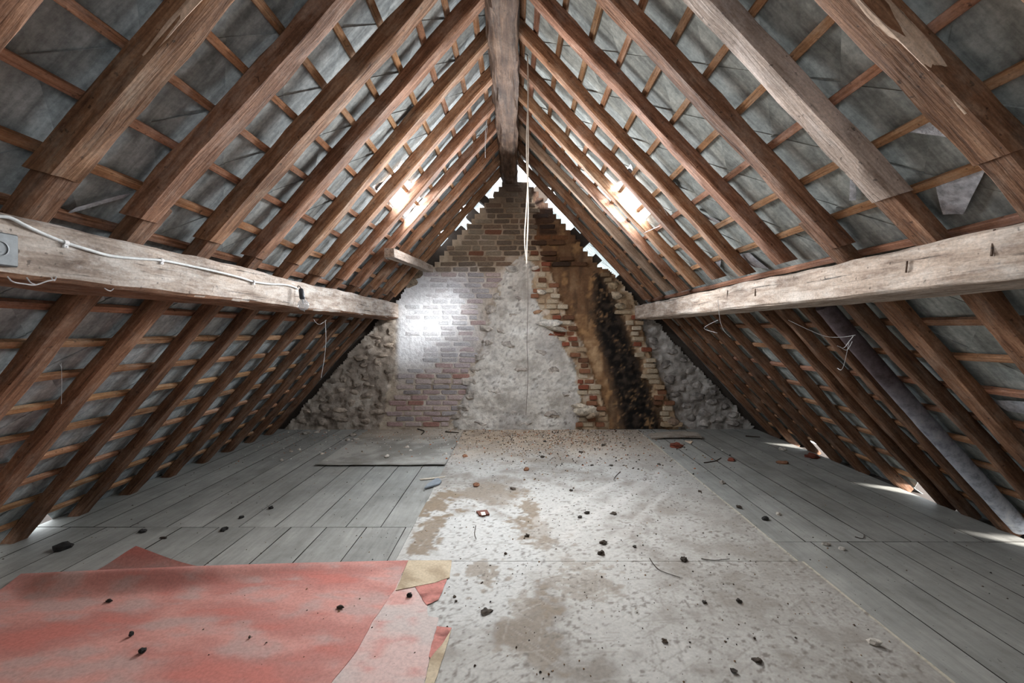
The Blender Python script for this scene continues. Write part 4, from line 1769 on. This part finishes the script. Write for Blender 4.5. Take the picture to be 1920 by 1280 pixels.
def chunk(name, px, py, w_, h_, col, label, cat, group=None, seed=None, rough=0.4, z=0.0, asp=1.0):
    d = 185.0 / (py - CY)
    wm = w_ * S * d / 2
    hm = h_ * S * d / 2
    me = lump_mesh(seed if seed is not None else int(px * 3 + py), wm, wm * asp, hm, rough, 2)
    o = link_mesh(name, me, M['plain'] if False else M['stone'], None, None, 0.5)
    p = floor_at(px, py + h_ * 0.25, 0)
    o.location = (p.x, p.y, z + hm * 0.5)
    o.rotation_euler = (0, 0, random.uniform(0, 6.28) if asp == 1.0 else random.uniform(-0.6, 0.6))
    o.color = (col[0], col[1], col[2], 1)
    thing(o, label, cat, group)
    return o


BLK, DRK = lin(48, 46, 44), lin(70, 60, 52)
RED, ORG, PAL = lin(128, 70, 54), lin(156, 112, 86), lin(206, 198, 186)
zs = 0.006
chunk('soot_lump', 119, 1025, 30, 16, BLK, 'largest dark lump, on bare boards left of the curled lino', 'lump', asp=0.8)
chunk('soot_lump', 267, 996, 13, 7, BLK, 'small dark lump on the boards behind the curled lino corner', 'lump')
chunk('soot_lump', 420, 992, 13, 8, BLK, 'small black lump on the left boards near the cross joint', 'lump')
chunk('soot_lump', 306, 1008, 15, 4, DRK, 'flat dark flake on the boards just behind the curled corner', 'lump', asp=0.4)
chunk('soot_lump', 453, 969, 9, 5, BLK, 'tiny dark lump behind the black lump on the left boards', 'lump')
chunk('soot_lump', 508, 951, 9, 6, BLK, 'tiny dark lump on the left boards furthest from the lino', 'lump')
chunk('soot_lump', 205, 1131, 14, 6, BLK, 'dark elongated flake on the red lino towards its left', 'lump', z=0.014, asp=0.4)
chunk('soot_lump', 246, 1194, 8, 9, BLK, 'dark oval pellet in the middle of the red lino', 'lump', z=0.014)
chunk('soot_lump', 267, 1226, 12, 10, BLK, 'grey-black pebble on the red lino near the bottom', 'lump', z=0.014)
chunk('soot_lump', 637, 1143, 14, 7, DRK, 'dark clod on the right half of the red lino', 'lump', z=0.014, asp=0.6)
chunk('soot_lump', 768, 1118, 10, 8, BLK, 'dark clod on the washed-out pink lino layer', 'lump', z=0.009)
chunk('soot_lump', 468, 1200, 5, 5, DRK, 'speck-sized dark clod on the red lino right of centre', 'lump', z=0.014)
clods = [(1131, 1018, 18, 10), (1127, 1038, 14, 12), (1282, 1050, 18, 12), (1100, 962, 12, 7), (1150, 963, 14, 6), (962, 917, 15, 7), (988, 1005, 10, 8), (1190, 1026, 8, 7), (1071, 920, 9, 6), (1017, 857, 10, 7), (1089, 848, 10, 6), (1131, 835, 10, 7), (1022, 828, 8, 5), (1110, 873, 8, 4), (1146, 873, 9, 5), (1236, 871, 8, 6), (1386, 951, 12, 7), (1312, 922, 8, 5), (948, 1039, 7, 6), (1087, 970, 10, 6), (1385, 1128, 12, 12), (1320, 1130, 10, 8), (1246, 1204, 14, 10), (1420, 1240, 22, 10), (1375, 1260, 14, 10), (852, 1120, 7, 6), (855, 1128, 7, 5), (910, 1148, 24, 6)]
zones = {}
for (px, py, w_, h_) in sorted(clods):
    zone = 'hardboard close to the gable' if py < 900 else ('middle of the hardboard' if py < 1060 else 'hardboard in the foreground')
    zones.setdefault(zone, []).append((px, py, w_, h_))
for zone, lst in zones.items():
    for i, (px, py, w_, h_) in enumerate(lst):
        which = ORD[i] if i < len(ORD) else 'last'
        chunk('dirt_clod', px, py, w_ * 0.8, h_ * 0.62, mixc(lin(58, 52, 47), lin(92, 80, 68), random.random()), '%s dark dirt clod from the left on the %s' % (which, zone), 'clod', 'dark clods on the ' + zone, z=zs, rough=0.55)
chunk('brick_chip', 1267, 835, 22, 11, RED, 'largest red brick chip, before the loose board at the gable', 'brick chip')
chunk('brick_chip', 1371, 862, 13, 7, RED, 'red brick chip on the right boards, middle of the three', 'brick chip')
chunk('brick_chip', 1466, 867, 20, 7, ORG, 'long orange brick chip lying on the right boards', 'brick chip', asp=0.5)
chunk('brick_chip', 1522, 855, 22, 10, RED, 'dark red brick chip against the foot of the right rafters', 'brick chip')
chunk('brick_chip', 987, 880, 10, 8, ORG, 'orange pebble-like brick chip on the hardboard left of centre', 'brick chip', z=zs)
chunk('brick_chip', 893, 910, 12, 8, ORG, 'orange brown chip beside the slate fragment', 'brick chip', z=zs)
chunk('brick_chip', 735, 797, 9, 5, RED, 'red brick chip at the foot of the white-limed wall', 'brick chip')
chunk('brick_chip', 872, 855, 10, 6, ORG, 'small tan chip at the left border of the hardboard', 'brick chip', z=zs)
chunk('mortar_chip', 1637, 1206, 22, 12, PAL, 'pale mortar flake in the right foreground', 'mortar chip', z=zs, asp=0.7)
chunk('mortar_chip', 726, 857, 9, 6, PAL, 'white mortar chip on the grey felt sheet', 'mortar chip', z=0.012)
chunk('mortar_chip', 1467, 842, 12, 6, PAL, 'cream mortar chip on the boards at the far right', 'mortar chip')
chunk('mortar_chip', 1459, 963, 9, 6, PAL, 'pale mortar chip on the right boards beside the dark clod', 'mortar chip')
chunk('mortar_chip', 1578, 1028, 10, 7, PAL, 'pale mortar chip just before the right cross joint', 'mortar chip')
chunk('mortar_chip', 1549, 1020, 16, 6, lin(190, 182, 170), 'flat mortar crumb on the right cross joint', 'mortar chip', asp=0.6)
chunk('mortar_chip', 1354, 904, 10, 8, lin(180, 172, 162), 'grey mortar chip on the boards right of the hardboard border', 'mortar chip')
chunk('soot_lump', 1435, 972, 12, 8, BLK, 'black lump on the right boards', 'lump')
chunk('soot_lump', 1023, 801, 34, 8, BLK, 'crumbly black soot heap at the foot of the grey plaster', 'soot heap', z=zs, asp=0.5)
for i, (px, py, w_, h_) in enumerate(sorted(((562, 798, 10, 5), (575, 812, 14, 7), (663, 815, 12, 7), (668, 823, 9, 5), (594, 810, 9, 5), (561, 842, 6, 4), (546, 846, 6, 4), (528, 862, 6, 5), (604, 850, 6, 4), (652, 824, 8, 5), (763, 838, 9, 7), (848, 850, 7, 6), (836, 851, 7, 5), (770, 845, 6, 5)))):
    chunk('mortar_crumb', px, py, w_, h_, mixc(PAL, lin(150, 140, 128), random.random() * 0.8), '%s pale mortar crumb from the left on the left floor near the gable' % ORD[i], 'mortar chip', 'pale crumbs on the left floor')


def flake(name, pts, z, thick, mat, label, cat, tiltz=0.0, col=(1, 1, 1, 1)):
    P = [floor_at(*p, z) for p in pts]
    bm = bmesh.new()
    f = bm.faces.new([bm.verts.new(p) for p in P])
    if f.normal.z < 0 or True:
        f.normal_update()
        if f.normal.z < 0:
            f.normal_flip()
    ext = bmesh.ops.extrude_face_region(bm, geom=[f])
    for v in [q for q in ext['geom'] if isinstance(q, bmesh.types.BMVert)]:
        v.co.z += thick
    cx_ = sum(p.x for p in P) / len(P)
    for v in bm.verts:
        v.co.z += abs(tiltz) * abs(v.co.x - cx_)
    bmesh.ops.recalc_face_normals(bm, faces=bm.faces)
    o = link_mesh(name, bm_mesh(bm), mat)
    o.color = col
    return thing(o, label, cat)


flake('slate_fragment', [(800, 911), (816, 899), (822, 898), (828, 904), (824, 909), (796, 917)], 0.008, 0.012, M['plain'], 'blue-grey broken slate fragment on the border of hardboard and boards', 'slate', 0.06, lin(132, 138, 144))
flake('tile_fragment', [(893, 960), (913, 958), (918, 966), (899, 968)], 0.006, 0.012, M['plain'], 'brown tile fragment with a white patch on the hardboard', 'tile', 0.0, lin(110, 64, 50))
pt_ = bpy.data.objects['tile_fragment']
o = flake('white_patch', [(901, 960), (909, 959), (911, 965), (903, 966)], 0.019, 0.001, M['plain'], 'x', 'x', 0.0, lin(220, 214, 204))
del o['label'], o['category']
o.parent = pt_
flake('wood_splinter', [(787, 898), (835, 893), (834, 895), (812, 898), (788, 900)], 0.003, 0.005, M['plain'], 'pale wood splinter beside the slate fragment', 'splinter', 0.0, lin(190, 178, 160))

# loose board at the foot of the gable
a = floor_at(1222, 822, 0.012)
b = floor_at(1316, 820, 0.03)
me = loft([(-0.085, 0), (0.085, 0), (0.085, 0.022), (-0.085, 0.022)], (b - a).length, 14, 77, 0.004, 0.006, 3, (0.02, 0.012))
me.materials.append(M['board'])
o = link_mesh('board', me, None, None, None, 0.6)
o.location = a + Vector((0, 0.08, 0))
o.rotation_euler = (0.12, -0.03, -0.03)
thing(o, 'short weathered loose board lying at the foot of the gable', 'board')
flake('wood_splinter', [(1284, 827), (1299, 828), (1295, 832)], 0.003, 0.01, M['plain'], 'cream wood splinter before the loose board', 'splinter', 0.0, lin(224, 204, 180))

# twigs and sticks
for (pts, r, lab, z) in (([(1218, 1046), (1226, 1058), (1240, 1070), (1275, 1082)], 0.003, 'curved dark twig on the hardboard in the right foreground', 0.01),
                         ([(1315, 1047), (1340, 1050), (1368, 1047)], 0.0028, 'short straight twig right of the curved twig', 0.01),
                         ([(1163, 884), (1153, 894), (1151, 900)], 0.004, 'forked twig on the hardboard near the middle', 0.01),
                         ([(1320, 867), (1340, 864), (1352, 858)], 0.006, 'bent twig on the boards right of the hardboard', 0.006),
                         ([(783, 804), (795, 808), (790, 814)], 0.012, 'thick dark twig on the felt sheet near the gable', 0.018),
                         ([(835, 809), (860, 811)], 0.010, 'straight dark stick on the felt sheet near the gable', 0.018),
                         ([(1603, 1006), (1618, 1009), (1620, 1002)], 0.003, 'hooked wire on the right boards behind the cross joint', 0.005),
                         ([(892, 985), (890, 1000), (893, 1010)], 0.003, 'dark crooked twig before the tile fragment', 0.01),
                         ([(1398, 817), (1425, 819)], 0.010, 'dark stick on the boards at the right corner of the gable', 0.01)):
    path = smooth_path([floor_at(x, y, z) for x, y in pts], 4)
    o = link_mesh('twig', tube_mesh(path, [r * (1 - 0.5 * i / len(path)) for i in range(len(path))], 6), simple('twig_bark', lin(66, 56, 48), 0.9))
    thing(o, lab, 'twig')

# crumbs nobody could count
rr = random.Random(42)
vs, fs, cs = [], [], []
pal = [lin(60, 50, 42), lin(80, 64, 50), lin(120, 92, 66), lin(150, 120, 90), lin(200, 190, 176), lin(176, 110, 76), lin(40, 36, 34), lin(225, 220, 212)]


def crumb(x, y, z, r, c):
    n0 = len(vs)
    for (a, b, e) in ((1, 0, 0.1), (-0.6, 0.8, 0), (-0.5, -0.9, 0.05), (0, 0, 1), (0.4, 0.7, 0.6)):
        vs.append((x + r * a * rr.uniform(0.6, 1.2), y + r * b * rr.uniform(0.6, 1.2), z + r * e * rr.uniform(0.5, 1.0)))
        cs.append(c)
    fs.extend([(n0, n0 + 1, n0 + 4), (n0, n0 + 4, n0 + 3), (n0 + 1, n0 + 3, n0 + 4), (n0 + 1, n0 + 2, n0 + 3), (n0 + 2, n0, n0 + 3), (n0, n0 + 2, n0 + 1)])


for q in range(2600):
    X = rr.gauss(70, 95)
    d = 1 - abs(rr.gauss(0, 0.13))
    if not (-260 < X < 330) or d < 0.5:
        continue
    z = 0.006 if -97 < X < 226 else 0.012
    if X > 226:
        z = 0.0
    crumb(X * S, d * D - 0.05, z, rr.choice([0.004, 0.006, 0.009, 0.013]) * rr.uniform(0.7, 1.3), rr.choice(pal))
for q in range(500):
    X = rr.uniform(-420, -100)
    d = 1 - abs(rr.gauss(0, 0.1))
    crumb(X * S, d * D - 0.06, 0.0 if X < -275 or d < 0.73 else 0.014, rr.choice([0.004, 0.006, 0.009]) * rr.uniform(0.7, 1.4), rr.choice(pal[3:]))
for q in range(1900):
    X = rr.uniform(-430, 430) if q % 2 else rr.gauss(70, 110)
    d = rr.uniform(0.26, 0.9)
    z = 0.006 if -97 < X < 226 else (0.0 if X > 0 else 0.013 if d < 0.43 and X > -200 else 0.0)
    crumb(X * S, d * D, z, rr.choice([0.002, 0.003, 0.004, 0.006]) * rr.uniform(0.7, 1.4), rr.choice(pal[:4] + [pal[6]] + pal[:2]))
me = mesh_from(vs, fs)
set_cols(me, cs)
o = link_mesh('rubble_crumbs', me, M['crumb'])
o['kind'] = 'stuff'
o['label'] = 'fine mortar and brick crumbs strewn over the floor, thickest near the gable'
o['category'] = 'rubble'

# ================================================================== foil scraps between battens and slates
foils = [(RS, [(1480, 248), (1560, 242), (1808, 262), (1650, 250)], 'silver foil strip between the two nearest right rafters')]


def foil(sl, pts, label, h=HR + 0.012):
    # each pixel is carried on to the slope plane at height h
    P = []
    for (px, py) in pts:
        X, Z = px - CX, CY - py
        # ray (X, 853.3, Z) * S * lam ; plane: (p - A).n = h
        dirv = Vector((X * S, D, Z * S))
        org = Vector((0, 0, EYE))
        A0 = sl.A
        lam = (h - (org - A0).dot(sl.n)) / dirv.dot(sl.n)
        P.append(org + dirv * lam)
    bm = bmesh.new()
    f = bm.faces.new([bm.verts.new(p) for p in P])
    bmesh.ops.triangulate(bm, faces=[f])
    for _ in range(3):
        bmesh.ops.subdivide_edges(bm, edges=bm.edges[:], cuts=1)
        bmesh.ops.triangulate(bm, faces=bm.faces[:])
    for v in bm.verts:
        v.co += sl.n * (0.010 * noise.noise(v.co * 9))
    bmesh.ops.recalc_face_normals(bm, faces=bm.faces)
    ext = bmesh.ops.extrude_face_region(bm, geom=bm.faces[:])
    for v in [q for q in ext['geom'] if isinstance(q, bmesh.types.BMVert)]:
        v.co += sl.n * 0.0012
    bmesh.ops.recalc_face_normals(bm, faces=bm.faces)
    o = link_mesh('foil_scrap', bm_mesh(bm), M['foil'])
    return thing(o, label, 'foil')


foil(RS, [(1692, 245), (1730, 222), (1812, 262)], 'silver foil triangle below the first right rafter bay')
foil(RS, [(1755, 345), (1856, 302), (1806, 402), (1768, 402)], 'largest silver foil flap above the right purlin')
foil(RS, [(1596, 330), (1606, 332), (1604, 376), (1592, 376)], 'narrow foil strip hanging beside the pale right rafter')
foil(RS, [(1376, 480), (1404, 474), (1442, 504), (1414, 502)], 'silver foil flap just above the middle of the right purlin')
foil(RS, [(1252, 345), (1262, 342), (1270, 370)], 'small pointed foil flap right of the right skylight')
foil(RS, [(1296, 395), (1306, 394), (1352, 416), (1345, 418)], 'slim foil strip below the right skylight')
foil(RS, [(1332, 492), (1352, 486), (1350, 512)], 'small foil point between slim right rafters above the purlin')
foil(RS, [(1862, 750), (1925, 752), (1925, 778), (1888, 770)], 'foil flap under the right purlin at the frame edge')
foil(LS, [(120, 402), (145, 388), (250, 362), (235, 372)], 'pale foil strip low on the left slope above the purlin')

# ================================================================== cobwebs


def web(strands, label, r=0.0012, knots=0):
    bm = bmesh.new()
    for s_ in strands:
        bm.from_mesh(tube_mesh(smooth_path(s_, 5), r, 4))
    o = link_mesh('cobweb', bm_mesh(bm), M['web'])
    return thing(o, label, 'cobweb')


def pl_pt(px, py):
    return on_left_purlin(px, py, 0.006)


web([[pl_pt(14, 518), pl_pt(24, 528), pl_pt(45, 532), pl_pt(66, 534), pl_pt(88, 527), pl_pt(104, 524)], [pl_pt(50, 520), pl_pt(58, 530), pl_pt(68, 534)], [pl_pt(96, 520), pl_pt(102, 526), pl_pt(106, 518)]], 'dusty cobweb strand on the lower edge of the left purlin near the camera', 0.0022)
web([[pl_pt(196, 540), pl_pt(202, 544), pl_pt(208, 545), pl_pt(213, 541)]], 'small cobweb tuft on the left purlin below the cable', 0.002)
wp = lambda px, py, d: at(px, py, d)
web([[wp(588, 598, 0.6), wp(592, 604, 0.6), wp(600, 608, 0.6), wp(612, 600, 0.6)], [wp(600, 608, 0.6), wp(606, 604, 0.605)], [wp(610, 600, 0.6), wp(611, 640, 0.6), wp(608, 672, 0.6), wp(602, 708, 0.6)]], 'cobweb loop with a hanging thread below the left purlin', 0.0022)
web([[wp(115, 680, 0.3), wp(116, 720, 0.3), wp(115, 757, 0.3)], [wp(112, 682, 0.3), wp(116, 690, 0.3)]], 'single cobweb thread hanging between the nearest left lower rafters', 0.0012)
web([[wp(1478, 600, 0.45), wp(1540, 628, 0.44), wp(1575, 632, 0.43), wp(1604, 628, 0.42)], [wp(1570, 648, 0.43), wp(1582, 652, 0.43), wp(1592, 640, 0.425), wp(1600, 630, 0.42)], [wp(1575, 650, 0.43), wp(1588, 656, 0.428), wp(1598, 640, 0.42)], [wp(1592, 642, 0.425), wp(1580, 690, 0.43), wp(1570, 690, 0.44)]], 'bright tangled cobweb between rafters below the right purlin', 0.0018)
web([[wp(1346, 560, 0.57), wp(1350, 600, 0.57), wp(1358, 620, 0.57), wp(1370, 632, 0.57)], [wp(1346, 600, 0.58), wp(1320, 615, 0.6), wp(1345, 624, 0.58)]], 'fine cobweb threads under the far half of the right purlin', 0.0016)
web([[wp(722, 296, 0.6), wp(742, 315, 0.6), wp(752, 330, 0.61), wp(758, 342, 0.62)], [wp(742, 308, 0.6), wp(752, 324, 0.61)], [wp(718, 362, 0.6), wp(740, 342, 0.6), wp(765, 320, 0.62)], [wp(715, 368, 0.6), wp(742, 350, 0.6), wp(768, 324, 0.62)], [wp(700, 372, 0.6), wp(699, 382, 0.6)]], 'cobweb strung across the left skylight', 0.0018)
web([[wp(1224, 366, 0.61), wp(1230, 380, 0.61), wp(1236, 402, 0.61), wp(1237, 420, 0.61)], [wp(1224, 368, 0.61), wp(1240, 384, 0.6), wp(1252, 404, 0.6)], [wp(1226, 372, 0.61), wp(1238, 395, 0.6)], [wp(1203, 412, 0.68), wp(1206, 425, 0.68), wp(1206, 437, 0.68)], [wp(1206, 437, 0.68), wp(1222, 430, 0.66), wp(1236, 424, 0.62)]], 'cobweb hanging from the lower edge of the right skylight', 0.002)
web([[wp(970, 300, 0.85), wp(974, 315, 0.86), wp(978, 322, 0.86), wp(984, 330, 0.87)], [wp(972, 308, 0.85), wp(980, 312, 0.86)], [wp(971, 316, 0.85), wp(980, 320, 0.86)], [wp(973, 328, 0.86), wp(978, 338, 0.87)]], 'bushy cobweb at the far end of the ridge beam', 0.0022)
web([[wp(913, 225, 0.62), wp(910, 250, 0.62), wp(910, 296, 0.62)], [wp(914, 236, 0.62), wp(911, 262, 0.62)]], 'cobweb thread hanging left of the ridge beam', 0.0016)
